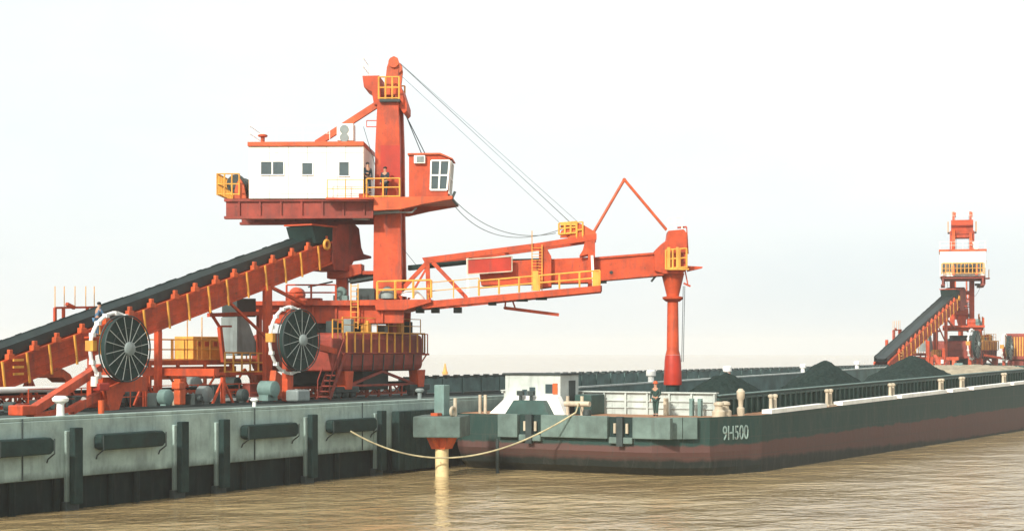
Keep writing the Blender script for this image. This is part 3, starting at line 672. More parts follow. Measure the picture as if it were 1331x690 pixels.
erail('handrail', [(476,256.6),(519,256)], -2.7, 1.05, .9, .04, 3)
m = MB(); a = E(476,256.8)[0]; m.box(E(473.5,257)[0], E(485.5,257)[0], -2.7, 2.4, E(480,262)[1], E(480,257.2)[1]); sb(m, 'walkway_plate', 'red')
# rear platform
m = MB(); a = E(293,258.6)[0]; b = E(321,258.6)[0]; zt = E(300,258.6)[1]
m.rail([(b,-2.4,zt),(a,-2.4,zt),(a,2.4,zt),(b,2.4,zt)], 1.2, .42, .04, 3); sb(m, 'handrail', 'yellow')
m = MB(); m.prism(EP([(303,258.5),(320,258.5),(317,240),(312,232),(307,240)], -1.5), -1.7, -1.4); m.prism(EP([(303,258.5),(320,258.5),(317,240),(312,232),(307,240)], -1.5), .9, 1.2); sb(m, 'winch_frame', 'orange')
q = E(308,240,-1); m = MB(); m.lathe((q[0],-1.35,q[1]), [(.55,0),(.55,.08),(.38,.1),(.38,2.1),(.55,2.12),(.55,2.2)], 20, 'y'); sb(m, 'winch_drum', 'dark', smooth=True)
# --- operator cab
NK = -2.7
m = MB(); m.prism(EP([(531,202),(571,201.5),(585,207),(581.5,255.3),(531,256.3)], NK), NK, NK+2.2); cab = sb(m, 'operator_cab', 'red', bevel=.03)
m = MB(); m.prism(EP([(529.5,199.5),(572,199),(588,206),(587.6,207.5),(571.5,201.2),(529.5,201.8)], NK), NK-.12, NK+2.32); m.build('roof', 'orange', cab)
def frame(name, pts, n, parent, mats, cols, rows, out=-1):
    (ax, ay), (bx_, by_), (cx_, cy_), (dx_, dy_) = [E(a, b, n) for a, b in pts]       # bl, br, tr, tl
    def at(s, t): return ((ax+(bx_-ax)*s)*(1-t)+(dx_+(cx_-dx_)*s)*t, (ay+(by_-ay)*s)*(1-t)+(dy_+(cy_-dy_)*s)*t)
    m = MB(); e = .055
    for i in range(cols+1): p, q = at(i/cols, 0), at(i/cols, 1); m.bar((p[0], n-.04, p[1]), (q[0], n-.04, q[1]), .07, .09)
    for j in range(rows+1): p, q = at(0, j/rows), at(1, j/rows); m.bar((p[0], n-.045, p[1]), (q[0], n-.045, q[1]), .07, .09)
    f = m.build(name, mats, parent)
    m = MB(); m.prism([at(0,0), at(1,0), at(1,1), at(0,1)], n-.02, n-.003); m.build('pane', 'glass', parent)
frame('window', [(559,247),(580.5,247),(584,209),(560,209)], NK, cab, 'white', 2, 2)
# front glazing of the cab
p0 = E(581.7, 251, NK); p1 = E(584.7, 210, NK)
m = MB()
for nn in (NK+.1, NK+.75, NK+1.45, NK+2.1): m.bar((p0[0]+.03, nn, p0[1]), (p1[0]+.03, nn, p1[1]), .08, .08)
for t in (0, .5, 1): a = (p0[0]+(p1[0]-p0[0])*t+.03, p0[1]+(p1[1]-p0[1])*t); m.bar((a[0], NK+.08, a[1]), (a[0], NK+2.12, a[1]), .08, .08)
m.build('window', 'white', cab)
m = MB(); m.add([(p0[0]+.012,NK+.1,p0[1]),(p0[0]+.012,NK+2.1,p0[1]),(p1[0]+.012,NK+2.1,p1[1]),(p1[0]+.012,NK+.1,p1[1])], [(0,1,2,3)]); m.build('pane', 'glass', cab)
q0, q1 = E(538, 213, NK), E(552.5, 202.6, NK); m = MB(); m.box(q0[0], q1[0], NK-.22, NK-.003, q0[1], q1[1]); ac = m.build('air_conditioner', 'cream', cab, bevel=.02)
q0, q1 = E(541.5, 211.5, NK), E(551, 204, NK); m = MB(); m.box(q0[0], q1[0], NK-.24, NK-.223, q0[1], q1[1]); m.build('cooling_grille', 'steel', cab)
# --- boom
NBM = -1.25
boom = sb(MB().prism(EP([(524,393),(560,391),(782,371),(782,379),(560,401),(524,403)], NBM), NBM, NBM+.22).prism(EP([(524,393),(560,391),(782,371),(782,379),(560,401),(524,403)], NBM), 1.03, 1.25), 'boom', 'red')
m = MB(); m.prism(EP([(548,335),(700,315.5),(775,303.5),(775,311.5),(700,322.5),(552,342.5)], NBM), NBM, NBM+.2); m.prism(EP([(548,335),(700,315.5),(775,303.5),(775,311.5),(700,322.5),(552,342.5)], NBM), 1.05, 1.25)
for pxx, pyy in ((560,338),(607,331.5),(655,325),(704,318.5),(740,313),(770,308)): m.bar(E3(pxx,pyy,NBM+.2), E3(pxx,pyy,1.05), .14)
m.build('upper_chord', 'red', boom)
for n_ in (NBM+.1, 1.15):
    m = MB(); m.bar(E3(524,374,n_), E3(556,340,n_), .2, .24); m.bar(E3(555,340,n_), E3(557,392,n_), .2, .24); m.bar(E3(562,341,n_), E3(606,387,n_), .2, .22); m.bar(E3(525,398,n_), E3(556,345,n_), .1, .12)
    m.build('diagonal', 'red', boom)
    m = MB(); m.bar(E3(607,334,n_), E3(608,387,n_), .12, .12); m.build('post', 'cream', boom)
    m = MB(); m.prism(EP([(700,318),(709,317),(712,326),(716,333),(716,372),(700,374)], NBM), n_-.08, n_+.08); m.prism(EP([(761,308),(773,306),(773,376),(764,377),(764,330),(752,333),(757,325)], NBM), n_-.08, n_+.08); m.build('post', 'red', boom)
m = MB(); m.prism(EP([(622,352),(662,339),(772,334),(772,367),(625,371)], -.85), -.85, .85); m.build('belt_housing', 'red', boom, bevel=.03)
m = MB(); m.prism(EP([(530,345),(605,338),(700,336),(700,341),(606,343),(530,351)], -.3), -.45, .45); m.build('belt', 'belt', boom)
m = MB(); m.prism(EP([(608,337.5),(664,333.5),(664,352),(608,356)], NBM-.1), NBM-.12, NBM-.03); pn = m.build('screen_panel', 'fresh', boom)
m = MB()
for a, b in (((607,337),(665,333)), ((607,356.5),(665,352.5)), ((607,337),(607,356.5)), ((665,333),(665,352.5))): m.bar(E3(*a, NBM-.14), E3(*b, NBM-.14), .05, .06)
m.build('panel_frame', 'beige', pn)
m = MB(); m.prism(EP([(548,392),(780,371),(780,373.5),(548,395)], -2.1), -2.2, NBM-.02); m.prism(EP([(548,392),(780,371),(780,379),(548,401)], -2.2), -2.26, -2.2); m.build('walkway', 'red', boom)
m = MB(); m.rail([E3(556,390.5,-2.18), E3(622,384.5,-2.18)], 1.0, 1.3, .028, 2); m.build('handrail', 'yellow', boom)
m = MB(); m.rail([E3(622,384.5,-2.18), E3(779,371,-2.18)], .85, 1.05, .05, 2); m.box(E(693,372)[0], E(700,372)[0], -2.24, -2.14, E(693,378,-2.2)[1], E(693,352,-2.2)[1]); m.box(E(769,372)[0], E(777,372)[0], -2.24, -2.14, E(772,372,-2.2)[1], E(772,353,-2.2)[1]); m.build('handrail', 'yellow', boom)
m = MB()
for pxx in (691, 704):
    m.bar(E3(pxx, 300 if pxx == 691 else 318, NBM-.12), E3(pxx,378,NBM-.12), .05)
for k_ in range(14): yy = 322+k_*4; m.bar(E3(691,yy,NBM-.12), E3(704,yy,NBM-.12), .03)
m.build('ladder', 'yellow', boom)
m = MB(); m.bar(E3(769,332,NBM-.1), E3(771,372,NBM-.1), .14); m.build('conduit', 'cream', boom)
m = MB()
for pxx, pyy in ((546,404),(566,404),(595,404),(640,394),(681,389),(706,387)): q = E3(pxx,pyy,-1.0); m.box(q[0]-(.25 if pxx < 670 else .45), q[0]+.2, -1.3, -.6, q[2]-.12, q[2]+.2)
m.build('return_rollers', 'dark', boom)
m = MB(); m.bar(E3(655,400,-.9), E3(726,409,-.9), .17, .18); m.bar(E3(656,399,-.9), E3(657,388,-.9), .09); m.bar(E3(669,400,-.9), E3(664,386,-.9), .09); m.bar(E3(655,400,-.9), E3(655,400,.9), .1); m.build('hanging_bar', 'red', boom)
# sheave gantry on the boom end
m = MB()
for n_ in (-1.0, 1.0): m.prism(EP([(737,309),(752,312),(774,308),(774,302),(757,292),(747,289),(729,300),(727,306),(742,306)], -1), n_-.12, n_+.12)
m.build('sheave_gantry', 'orange', boom)
m = MB(); m.rail([E3(726,305,-1.2), E3(749,303,-1.2)], .65, .4, .05, 3); m.rail([E3(749,310,-1.2), E3(757,309,-1.2)], .9, .3, .045, 3); m.box(E(728,295)[0],E(748,295)[0],-1.25,1.2,E(735,295)[1],E(735,291)[1]); m.build('gantry_platform', 'yellow', boom)
# shuttle boom, head, spout
m = MB(); m.prism(EP([(764,336),(862,328),(864,357),(764,366)], -.65), -.65, .65); m.prism(EP([(764,335),(862,327),(862,330),(764,338)], -.65), -.75, .75); m.prism(EP([(764,363),(862,355),(862,358),(764,366.5)], -.65), -.75, .75); sh = m.build('shuttle_boom', 'red', boom, bevel=.02)
m = MB(); c_ = E(794,354,-.65); m.lathe((c_[0], -.68, c_[1]), [(.10,0),(.10,.025)], 14, 'y'); m.build('access_hole', 'dark', sh)
m = MB(); m.bar(E3(776,366.5,-.5), E3(788,366,-.5), .2); m.bar(E3(846,366,-.4), E3(853,357,-.4), .12); m.build('roller_bracket', 'dark', sh)
m = MB(); m.prism(EP([(850,326),(858,318),(866,312),(868,300),(888,298),(893,304),(893,350),(886,356),(862,356),(850,352)], -.8), -.85, .85); hd = m.build('discharge_head', 'red', boom, bevel=.04)
m = MB(); m.rail([E3(865,350,-1.2), E3(892,348,-1.2)], 1.1, .42, .05, 3); m.box(E(864,0)[0],E(893,0)[0],-1.25,-.86,E(870,352)[1],E(870,350)[1]); m.build('handrail', 'yellow', hd)
m = MB(); m.box(E(865,0)[0],E(869,0)[0],-1.28,-1.2,E(870,350)[1],E(870,323)[1]); m.box(E(876.5,0)[0],E(880,0)[0],-1.28,-1.2,E(870,350)[1],E(870,323)[1]); m.build('ladder', 'yellow', hd)
m = MB(); m.prism(EP([(893,346),(912,347),(912,348.5),(893,353)], 0), -.4, .4); m.bar(E3(889,300,-.6), E3(893,312,-.6), .08); m.bar(E3(880,296,-.6),E3(892,295,-.6),.1); m.bar(E3(892,295,-.6),E3(894,330,-.6),.06); m.bar(E3(890,352,-.5),E3(894,372,-.5),.07); m.bar(E3(888,368,-.5),E3(897,372,-.5),.1); m.build('end_bracket', 'red', hd)
m = MB(); q = E3(868,300,-.8); m.rail([q, E3(886,298,-.8)], .7, .5, .03, 2); m.build('head_rail', 'cream', hd)
cu, _ = E(874, 400)
def zz(y): return E(874, y)[1]
pxm = 98.0/F
m = MB(); m.lathe((cu,0,0), [(15*pxm,zz(355)),(8*pxm,zz(384)),(8*pxm,zz(388))], 20); sp = m.build('spout_cone', 'red', boom, smooth=True)
m = MB(); m.lathe((cu,0,0), [(13*pxm,zz(388.5)),(13.5*pxm,zz(386)),(9*pxm,zz(385))], 20); m.lathe((cu,0,0), [(8.8*pxm,zz(392)),(13*pxm,zz(388.6))], 20); m.build('spout_flange', 'red', sp, smooth=True)
m = MB(); m.lathe((cu,0,0), [(9.5*pxm,zz(461)),(7.9*pxm,zz(455)),(7.0*pxm,zz(389))], 20)
m.build('spout_tube', 'red', sp, smooth=True)
m = MB(); m.lathe((cu,0,0), [(11.5*pxm,zz(500)),(11.8*pxm,zz(498)),(10.6*pxm,zz(468)),(9.6*pxm,zz(461.2))], 20); m.build('spout_sleeve', 'fresh', sp, smooth=True)
m = MB(); m.lathe((cu,0,0), [(8.5*pxm,zz(508)),(9*pxm,zz(500.5))], 20); m.build('spout_skirt', 'rubber', sp, smooth=True)
m = MB()
for dx in (13, 15): m.tube((cu+dx*pxm,-.3,zz(372)), (cu+(dx-2)*pxm,-.3,zz(470)), .02, n=6)
m.build('hoist_rope', 'cable', sp)
# stays
for n_ in (-.7, .7):
    m = MB(); m.tube(E3(770,304,n_), E3(811,233.5,n_), .085, n=8); m.tube(E3(811,233.5,n_), E3(866,299,n_), .085, n=8); m.build('stay_bar', 'orange', boom, smooth=True)
m = MB(); m.tube(E3(811,234,-.8), E3(811,234,.8), .12, n=8); m.build('stay_pin', 'orange', boom)
for (a, b, n_) in (((519,82),(751,289),-1.0), ((520,84),(743,291),-.8), ((518,96),(735,297),.8), ((519,82),(739,288),1.0)):
    m = MB(); m.tube(E3(*a, n_), E3(*b, n_), .013, n=6); sb(m, 'hoist_cable', 'wire')
for n_ in (-.9, .7):
    m = MB(); m.tube(E3(527,150,n_), E3(551+n_*3,202,n_), .03, n=6); sb(m, 'guide_cable', 'cable')
m = MB(); m.tube(E3(472,165,-1.5), E3(487,215,-1.5), .015, n=5); m.tube(E3(519,318,-1), E3(541,345,-1), .015, n=5); sb(m, 'guy_wire', 'cable')
for a, sagp, b, n_ in (((588,258),(645,306),(722,303),-2.5), ((589,266),(640,318),(732,297),1.8)):
    pts = []
    for i in range(25):
        t = i/24; pxx = (1-t)**2*a[0]+2*t*(1-t)*sagp[0]+t*t*b[0]; pyy = (1-t)**2*a[1]+2*t*(1-t)*(sagp[1]+13)+t*t*b[1]
        pts.append(E3(pxx, pyy, n_*(1-t)-1.0*t*(1 if n_ < 0 else -1)))
    m = MB(); m.path(pts, .022, 6); sb(m, 'slack_cable', 'wire')

# ------------------------------------------------------------------ second machine farther along
DX = 137.0
load2 = copy_tree(load); load2.location = (SX+DX+3, SY, DECK); load2.scale = (1.08,)*3
SL2 = math.radians(15)
for ch in load2.children:
    if abs(ch.rotation_euler[2]-SL) < 1e-4: ch.rotation_euler = (0, 0, SL2)
tag(load2, 'distant red ship loader seen end on beyond the coal barge', 'ship loader')
trip2 = copy_tree(trip); trip2.location = (SX+DX+(TX-SX)*1.08, TY, DECK); trip2.scale = (1.08,)*3
tag(trip2, 'distant orange inclined conveyor leading up to the far loader beyond the coal piles', 'conveyor car')
for ch in trip2.children:
    if ch.name.startswith('cable_reel'): shift(ch, (221-(TX+DX)-T(162,453,y1)[0], 0, .1))
m = MB(); m.box(221-TX-DX-.2, 221-TX-DX+.2, 51.7-TY, 52.0-TY, .1, T(162,453,y1)[2]+.2); m.bar((221-TX-DX, 51.85-TY, 1.6), (217-TX-DX, 53.2-TY, 2.0), .25); m.build('reel_post', 'red', trip2)
m = MB(); m.box(221.0-SX-DX, 229-SX-DX, 50.0-SY, 52.4-SY, 1.4, 4.6)
for xx in (221.6, 228.2): m.box(xx-SX-DX-.3, xx-SX-DX+.3, 50.2-SY, 52.2-SY, .1, 1.4)
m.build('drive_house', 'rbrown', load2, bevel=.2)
m = MB()
for k_ in range(7): m.box(220.96-SX-DX, 220.998-SX-DX, 50.2-SY+k_*.32, 50.36-SY+k_*.32, 1.9, 4.2)
for k_ in range(9): m.box(221.5-SX-DX+k_*.85, 221.6-SX-DX+k_*.85, 49.93-SY, 49.997-SY, 1.5, 4.5)
m.build('panel_ribs', 'yellow', load2)

# ------------------------------------------------------------------ BARGE
BX = 80.0
barge = empty('coal_barge', (BX, 40, 0)); YAW = -.030; barge.rotation_euler = (0,0,YAW)
def onb(x, y): return (BX+(x-BX)*math.cos(YAW)-(y-40)*math.sin(YAW), 40+(x-BX)*math.sin(YAW)+(y-40)*math.cos(YAW))
tag(barge, 'green and brown hulled river barge loaded with coal, moored along the quay', 'barge')
def dk(x): return 2.95+max(0, x-84)*.0135
LEN = 172
out = [(83.6,31.95),(110,31.95),(140,32.0),(158,32.2),(166,34),(170,40),(166,46),(158,47.4),(140,47.5),(110,47.5),(79.2,47.5),(78.0,47.2),(77.55,46.6),(77.5,45.6),(77.5,41),(77.5,38),(77.5,35.3),(78.4,34.1),(79.4,33.0),(81.5,32.47)]
dense = []
for i in range(len(out)):
    a, b = Vector(out[i]), Vector(out[(i+1) % len(out)]); k = max(1, int((b-a).length/4))
    for j in range(k): dense.append(tuple(a.lerp(b, j/k)))
n = len(dense); cxm, cym = 120, 39.7
m = MB(); rows = [(-1.2, .965), (-.2, .985), (.4, .995), (1.2, 1.0), (2.2, 1.0), (None, 1.0)]; v = []
for z, s_ in rows:
    for x, y in dense:
        xx = x if x > 84 else 84+(x-84)*(1-(1-s_)*14) if x < 84 else x
        yy = cym+(y-cym)*(1-(1-s_)*.6)
        v.append((xx-BX, yy-40, dk(x)+.02 if z is None else z))
f = [(r*n+i, r*n+(i+1) % n, (r+1)*n+(i+1) % n, (r+1)*n+i) for r in range(len(rows)-1) for i in range(n)]
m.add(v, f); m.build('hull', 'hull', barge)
hx0, hx1, hy0, hy1 = 81.6, 158.5, 33.6, 46.4
# deck ring: outline joined to the hold opening
m = MB()
inner = []
for x, y in dense:
    inner.append((min(max(x, hx0), hx1), min(max(y, hy0), hy1)) if (y < hy0+.01 or y > hy1-.01 or x < hx0 or x > hx1) else (x, y))
v = [(x-BX, y-40, dk(x)) for x, y in dense]+[(x-BX, y-40, dk(x)) for x, y in inner]
m.add(v, [(i, (i+1) % n, n+(i+1) % n, n+i) for i in range(n)]); m.build('deck', 'deckr', barge)
CT = 1.02
def coam(x): return dk(x)+CT
def wall_y(m, y0, y1, xa, xb, z0f, z1f):
    m.prism([(xa-BX, z0f(xa)), (xb-BX, z0f(xb)), (xb-BX, z1f(xb)), (xa-BX, z1f(xa))], y0-40, y1-40)
m = MB(); wall_y(m, hy0, hy0+.12, hx0, hx1, lambda x: 1.2, coam); wall_y(m, hy0-.14, hy0-.003, hx0, hx1, lambda x: coam(x)-.22, lambda x: coam(x)-.10)
x = hx0+.2
while x < hx1: m.box(x-BX-.05, x-BX+.05, hy0-.16-40, hy0-.003-40, dk(x), coam(x)-.1); x += .8
m.build('side_coaming', 'hullg', barge)
m = MB(); wall_y(m, hy0-.16, hy0+.14, hx0, hx1, lambda x: coam(x)+.003, lambda x: coam(x)+.055); m.build('coaming_rail', 'teal', barge)
m = MB(); wall_y(m, hy1-.12, hy1, hx0, hx1, lambda x: 1.2, coam); m.build('side_coaming', 'panel', barge)
m = MB(); wall_y(m, hy1-.16, hy1+.24, hx0, hx1, lambda x: coam(x)+.003, lambda x: coam(x)+.09); m.build('coaming_rail', 'lgrey', barge)
m = MB(); m.box(hx0-BX-.12, hx0-BX, hy0-40, hy1-40, 1.2, coam(hx0)+.12)
xx = hx0-BX
yv = hy0+.05
zb0, zb1 = 2.95, coam(hx0)+.12
while yv < hy1:
    m.box(xx-.26, xx-.122, yv-40-.05, yv-40+.05, zb0, zb1-.02); yv += 1.28
for z in (zb0+.36, zb0+.72): m.box(xx-.2, xx-.123, hy0-40, hy1-40, z-.03, z+.03)
m.build('end_bulkhead', 'lgrey', barge)
m = MB(); m.box(xx-.3, xx+.05, hy0-40-.1, hy1-40+.1, zb1+.003, zb1+.07); m.build('bulkhead_cap', 'lgrey', barge)
m = MB(); m.box(hx1-BX, hx1-BX+.12, hy0-40, hy1-40, 1.2, coam(hx1)); m.build('end_bulkhead', 'hullg', barge)
m = MB(); m.box(hx0-BX, hx1-BX, hy0-40, hy1-40, 1.1, 1.2); m.build('hold_floor', 'dark', barge)
# pale strips of deck-edge timber between the post pairs
for a, b in ((1000,1066),(1085,1150),(1156,1210),(1217,1236),(1242,1286),(1290,1330)):
    xa = P(a, 530, 32)[0]; xb = P(b, 530, 32)[0]
    m = MB(); wall_y(m, 31.93, 32.5, xa, xb, lambda x: dk(x)+.024, lambda x: dk(x)+.24); m.build('edge_timber', 'white', barge)
for px in (1005, 1072, 1147, 1206, 1231, 1281, 1322):
    xa = P(px, 530, 32.4)[0]; m = MB()
    for dx in (-.3, .3): m.lathe((xa+dx-BX, 32.55-40, dk(xa)), [(.15,0),(.10,.1),(.09,.78),(.15,.84),(.15,.95),(.06,1.0)], 10)
    m.box(xa-.6-BX, xa+.6-BX, 32.3-40, 32.8-40, dk(xa), dk(xa)+.1); m.build('bitts', 'beige', barge, smooth=True)
for px in (954, 970):
    t_ = S(px, 540, 80.6 if px == 954 else 81.4); xa = 80.6 if px == 954 else 81.4; ya = max(t_[0], 33.05)
    m = MB(); m.lathe((xa-BX, ya-40, dk(xa)), [(.34,0),(.34,.28),(.22,.36),(.20,.55),(.28,.6),(.26,.72),(.1,.78)], 14); m.build('mushroom_vent', 'beige', barge, smooth=True)
y_, _ = S(990, 540, 82.6)
m = MB(); m.lathe((82.6-BX, 32.7-40, 2.95), [(.2,0),(.2,.4),(.12,.45),(.14,.8),(.2,.9),(.22,1.25),(.1,1.4)], 12); m.build('vent_pipe', 'beige', barge, smooth=True)
# stern fender blocks and the recesses with posts
TXs = 77.5
def ys(px): return S(px, 560, TXs-.15)[0]-40
def zs(py, y=40): return H+(HY-py)*Yc(TXs, y)/F
def fblock(a, b, za, zb, nm='stern_fender', mat='fendg', d=.30): 
    m = MB(); m.box(TXs-BX-d, TXs-BX+.05, ys(b), ys(a), za, zb); return m.build(nm, mat, barge, bevel=.04)
fblock(648, 674, 1.78, 3.0); fblock(705, 793, 1.85, 3.0); fblock(826, 876, 1.9, 2.98)
m = MB()   # wraps round the starboard quarter
cor = [(77.5,35.45),(78.4,34.1),(78.9,33.55)]
pts_o = [Vector(p) for p in cor]
for a, b in zip(pts_o, pts_o[1:]):
    d = (b-a).normalized(); nn = Vector((-abs(d.y), -abs(d.x)))*.28
    m.add([(a.x-BX,a.y-40,1.9),(b.x-BX,b.y-40,1.9),(b.x+nn.x-BX,b.y+nn.y-40,1.9),(a.x+nn.x-BX,a.y+nn.y-40,1.9),(a.x-BX,a.y-40,2.98),(b.x-BX,b.y-40,2.98),(b.x+nn.x-BX,b.y+nn.y-40,2.98),(a.x+nn.x-BX,a.y+nn.y-40,2.98)], [(0,3,2,1),(4,5,6,7),(3,7,6,2),(0,1,5,4),(1,2,6,5),(0,4,7,3)])
m.build('stern_fender', 'fendg', barge)
for a, b in ((675,704),(794,825)):
    c_ = (a+b)/2
    fblock(a, b, 1.62, 1.95, 'recess_sill', 'fendg', .24)
    m = MB(); m.box(TXs-BX-.10, TXs-BX-.004, ys(b)+.02, ys(a)-.02, 1.96, 2.96); m.build('recess_plate', 'belt', barge)
    m = MB(); m.box(TXs-BX-.34, TXs-BX-.18, ys(c_+4), ys(c_-4), 1.5, 3.0); m.build('recess_post', 'dark', barge)
    for q in (a+8, b-7):
        m = MB(); m.tube((TXs-BX-.2, ys(q), 2.15), (TXs-BX-.2, ys(q), 2.65), .08, n=10); m.build('recess_bitt', 'beige' , barge, smooth=True)
m = MB()
for i in range(9, 0): pass
# deckhouse at the stern
XH = 79.0
ya, yb = S(655, 500, XH)[0]-40, S(728, 500, XH)[0]-40
zt = H+(HY-487)*Yc(XH, 43)/F
m = MB(); m.box(XH-BX, XH-BX+2.0, yb, ya, 2.95, zt); dh = m.build('deckhouse', 'lgrey', barge, bevel=.02)
m = MB(); m.box(XH-BX-.1, XH-BX+2.1, yb-.1, ya+.1, zt+.003, zt+.09); m.build('roof', 'dark', dh)
def sbox(a, b, p0, p1, x0_, x1_, nm, mat, par, bev=0):
    y0_, z1_ = S(a, p0, XH); y1_, z0_ = S(b, p1, XH); m = MB(); m.box(x0_-BX, x1_-BX, y1_-40, y0_-40, z0_, z1_); return m.build(nm, mat, par, bevel=bev)
sbox(708.5, 718, 499, 511, XH-.03, XH-.003, 'window', 'glass', dh)
sbox(718.5, 724.5, 498, 512, XH-.06, XH-.003, 'shutter', 'orange', dh)
sbox(678, 684, 506, 514, XH-.04, XH-.003, 'window', 'glass', dh); sbox(687.5, 695, 503, 514, XH-.04, XH-.003, 'window', 'glass', dh)
m = MB(); yv = yb-.012; m.box(XH-BX+.9, XH-BX+1.6, yb-.03, yb-.003, 2.98, zt-.3); m.build('door', 'dark', dh)
# white casing and dark green winch hatch in front of it
m = MB()
def frus(m, a0, a1, b0, b1, p0, p1, xa, xb, taper):
    y00 = S(a0, p1, xa)[0]-40; y01 = S(a1, p1, xa)[0]-40; y10 = S(b0, p0, xa)[0]-40; y11 = S(b1, p0, xa)[0]-40; z1_ = S(b0, p0, xa)[1]; z0_ = 2.96
    m.add([(xa-BX,y00,z0_),(xa-BX,y01,z0_),(xb-BX,y01,z0_),(xb-BX,y00,z0_),(xa-BX+taper,y10,z1_),(xa-BX+taper,y11,z1_),(xb-BX,y11,z1_),(xb-BX,y10,z1_)], [(0,1,2,3),(4,5,6,7),(0,1,5,4),(1,2,6,5),(2,3,7,6),(3,0,4,7)])
frus(m, 634, 734, 657, 722, 514, 543, 78.35, 78.99, .12); m.build('engine_casing', 'white', barge, bevel=.03)
m = MB(); frus(m, 655, 714, 665, 704, 520, 543, 77.75, 78.34, .15); wh = m.build('winch_hatch', 'hullg', barge, bevel=.03)
for px in (676, 690): yq = S(px, 515, 78.2)[0]-40; m = MB(); m.tube((78.2-BX, yq, 3.6), (78.2-BX, yq, 4.15), .09, n=8); m.box(78.1-BX, 78.3-BX, yq-.18, yq+.18, 3.95, 4.2); m.build('winch_gear', 'dark', barge)
for px in (622, 629, 738, 757):
    yq = S(px, 530, 78.6)[0]-40; m = MB(); m.tube((78.6-BX, yq, 2.95), (78.6-BX, yq, 3.95), .09, n=10); m.build('mooring_post', 'beige', barge, smooth=True)
m = MB(); y0_ = S(735, 524, 78.6)[0]-40; y1_ = S(768, 524, 78.6)[0]-40; m.tube((78.55-BX, y0_, 3.55), (78.55-BX, y1_, 3.55), .14, n=12); m.build('mooring_roller', 'beige', barge, smooth=True)
sb_ = MB(); yq = S(764, 538, 78.2)[0]-40; sb_.lathe((78.2-BX, yq, 2.96), [(.2,0),(.24,.05),(.2,.3),(.1,.34)], 12); sb_.build('rope_drum', 'dark', barge, smooth=True)
yq0, yq1 = S(766, 530, 80.5)[0]-40, S(752, 530, 80.5)[0]-40
m = MB(); m.box(79.7-BX, 81.2-BX, S(776,530,80.4)[0]-40, S(754,530,80.4)[0]-40, 2.955, 4.0); m.build('deck_locker', 'hullg', barge, bevel=.04)
m = MB(); yq = S(905, 530, 80.9)[0]-40
for px in (866, 900, 911): yq = S(px, 530, 80.9)[0]-40; m = MB(); m.box(80.75-BX, 81.0-BX, yq-.09, yq+.09, 2.955, 3.75); m.tube((80.87-BX,yq,3.75),(80.87-BX,yq,3.85),.14,n=8); m.build('pipe_stand', 'beige' if px == 866 else 'teal', barge)
# name on the quarter
def text_mesh(body, size, depth):
    cu_ = bpy.data.curves.new('lettering', 'FONT'); cu_.body = body; cu_.size = size; cu_.extrude = depth; cu_.space_character = 1.0
    o = bpy.data.objects.new('tmp', cu_); C.objects.link(o); dg = bpy.context.evaluated_depsgraph_get(); me = bpy.data.meshes.new_from_object(o.evaluated_get(dg)); bpy.data.objects.remove(o); return me
me = text_mesh('9H500', 1.0, .012); me.materials.append(M['letter'])
nm_ = bpy.data.objects.new('hull_lettering', me); C.objects.link(nm_); nm_.parent = barge
pA = Vector((79.4, 33.0)); pB = Vector((83.6, 31.95)); dv = (pB-pA).normalized(); nv = Vector((dv.y, -dv.x))
start = pA+dv*1.0+nv*.03
wid = max(v_.co.x for v_ in me.vertices); hgt = max(v_.co.y for v_ in me.vertices)
LW, LH = 2.15, .72
mt = Matrix(((dv.x*LW/wid, 0, nv.x, start.x-BX), (dv.y*LW/wid, 0, nv.y, start.y-40), (0, LH/hgt, 0, 1.78), (0,0,0,1)))
me.transform(mt)
# lamps / bollards along the port coaming
for i, (px, py, lab) in enumerate(((843, 497, 'white bollard on the pier side coaming left of the spout'), (943, 486, 'white bollard with an orange foot above the nearest coal pile'), (1042, 481, 'white bollard on the far coaming left of the middle coal pile'), (1113, 478, 'white bollard on the far coaming between the two larger coal piles'))):
    x_, z_ = P(px, py, 46.45+(P(px,py,45)[0]-BX)*YAW)
    m = MB(); s_ = 1.0 if i < 2 else .8
    m.lathe((0,0,0), [(.2*s_,0),(.2*s_,.35*s_),(.32*s_,.42*s_),(.32*s_,.72*s_),(.2*s_,.8*s_)], 12)
    o = m.build('coaming_bollard', 'white', smooth=True); o.location = (*onb(x_, 46.45), coam(x_)+.095); tag(o, lab, 'bollard', 'bollards along the far coaming')
    if i == 1:
        m = MB(); m.lathe((0,0,0), [(.23,.05),(.23,.3)], 12); m.build('painted_foot', 'orange', o)

def heap(name, mat, cx_, cy_, rx, ry, z0, z1, label, cat, seed, ang=0, sharp=1.3, ex=2.0):
    nr, na = 40, 110; v = [(0,0,z1-z0)]
    for r in range(1, nr+1):
        for a in range(na):
            t = 2*math.pi*a/na; q = r/nr
            k = (abs(math.cos(t))**ex+abs(math.sin(t))**ex)**(-1/ex)
            x = rx*q*k*math.cos(t); y = ry*q*k*math.sin(t)
            hgt = (z1-z0)*(1-q**sharp)
            nz = mnoise.noise(Vector((x*.6+seed, y*.6, 0)))*.28*(z1-z0)*.5*q*(1.2-q)*2+mnoise.noise(Vector((x*2.2, y*2.2, seed)))*.13+mnoise.noise(Vector((x*5, y*5, seed)))*.06
            v.append((x, y, max(0 if r < nr else -.15, hgt+nz) if r < nr else -.15))
    f = [(0, 1+a, 1+(a+1) % na) for a in range(na)]
    for r in range(nr-1):
        for a in range(na): f.append((1+r*na+a, 1+(r+1)*na+a, 1+(r+1)*na+(a+1) % na, 1+r*na+(a+1) % na))
    m = MB(); m.add(v, f); o = m.build(name, mat, smooth=True); o.location = (cx_, cy_, z0); return tag(o, label, cat)
m = MB()
gx, gy = 70, 16; v = []
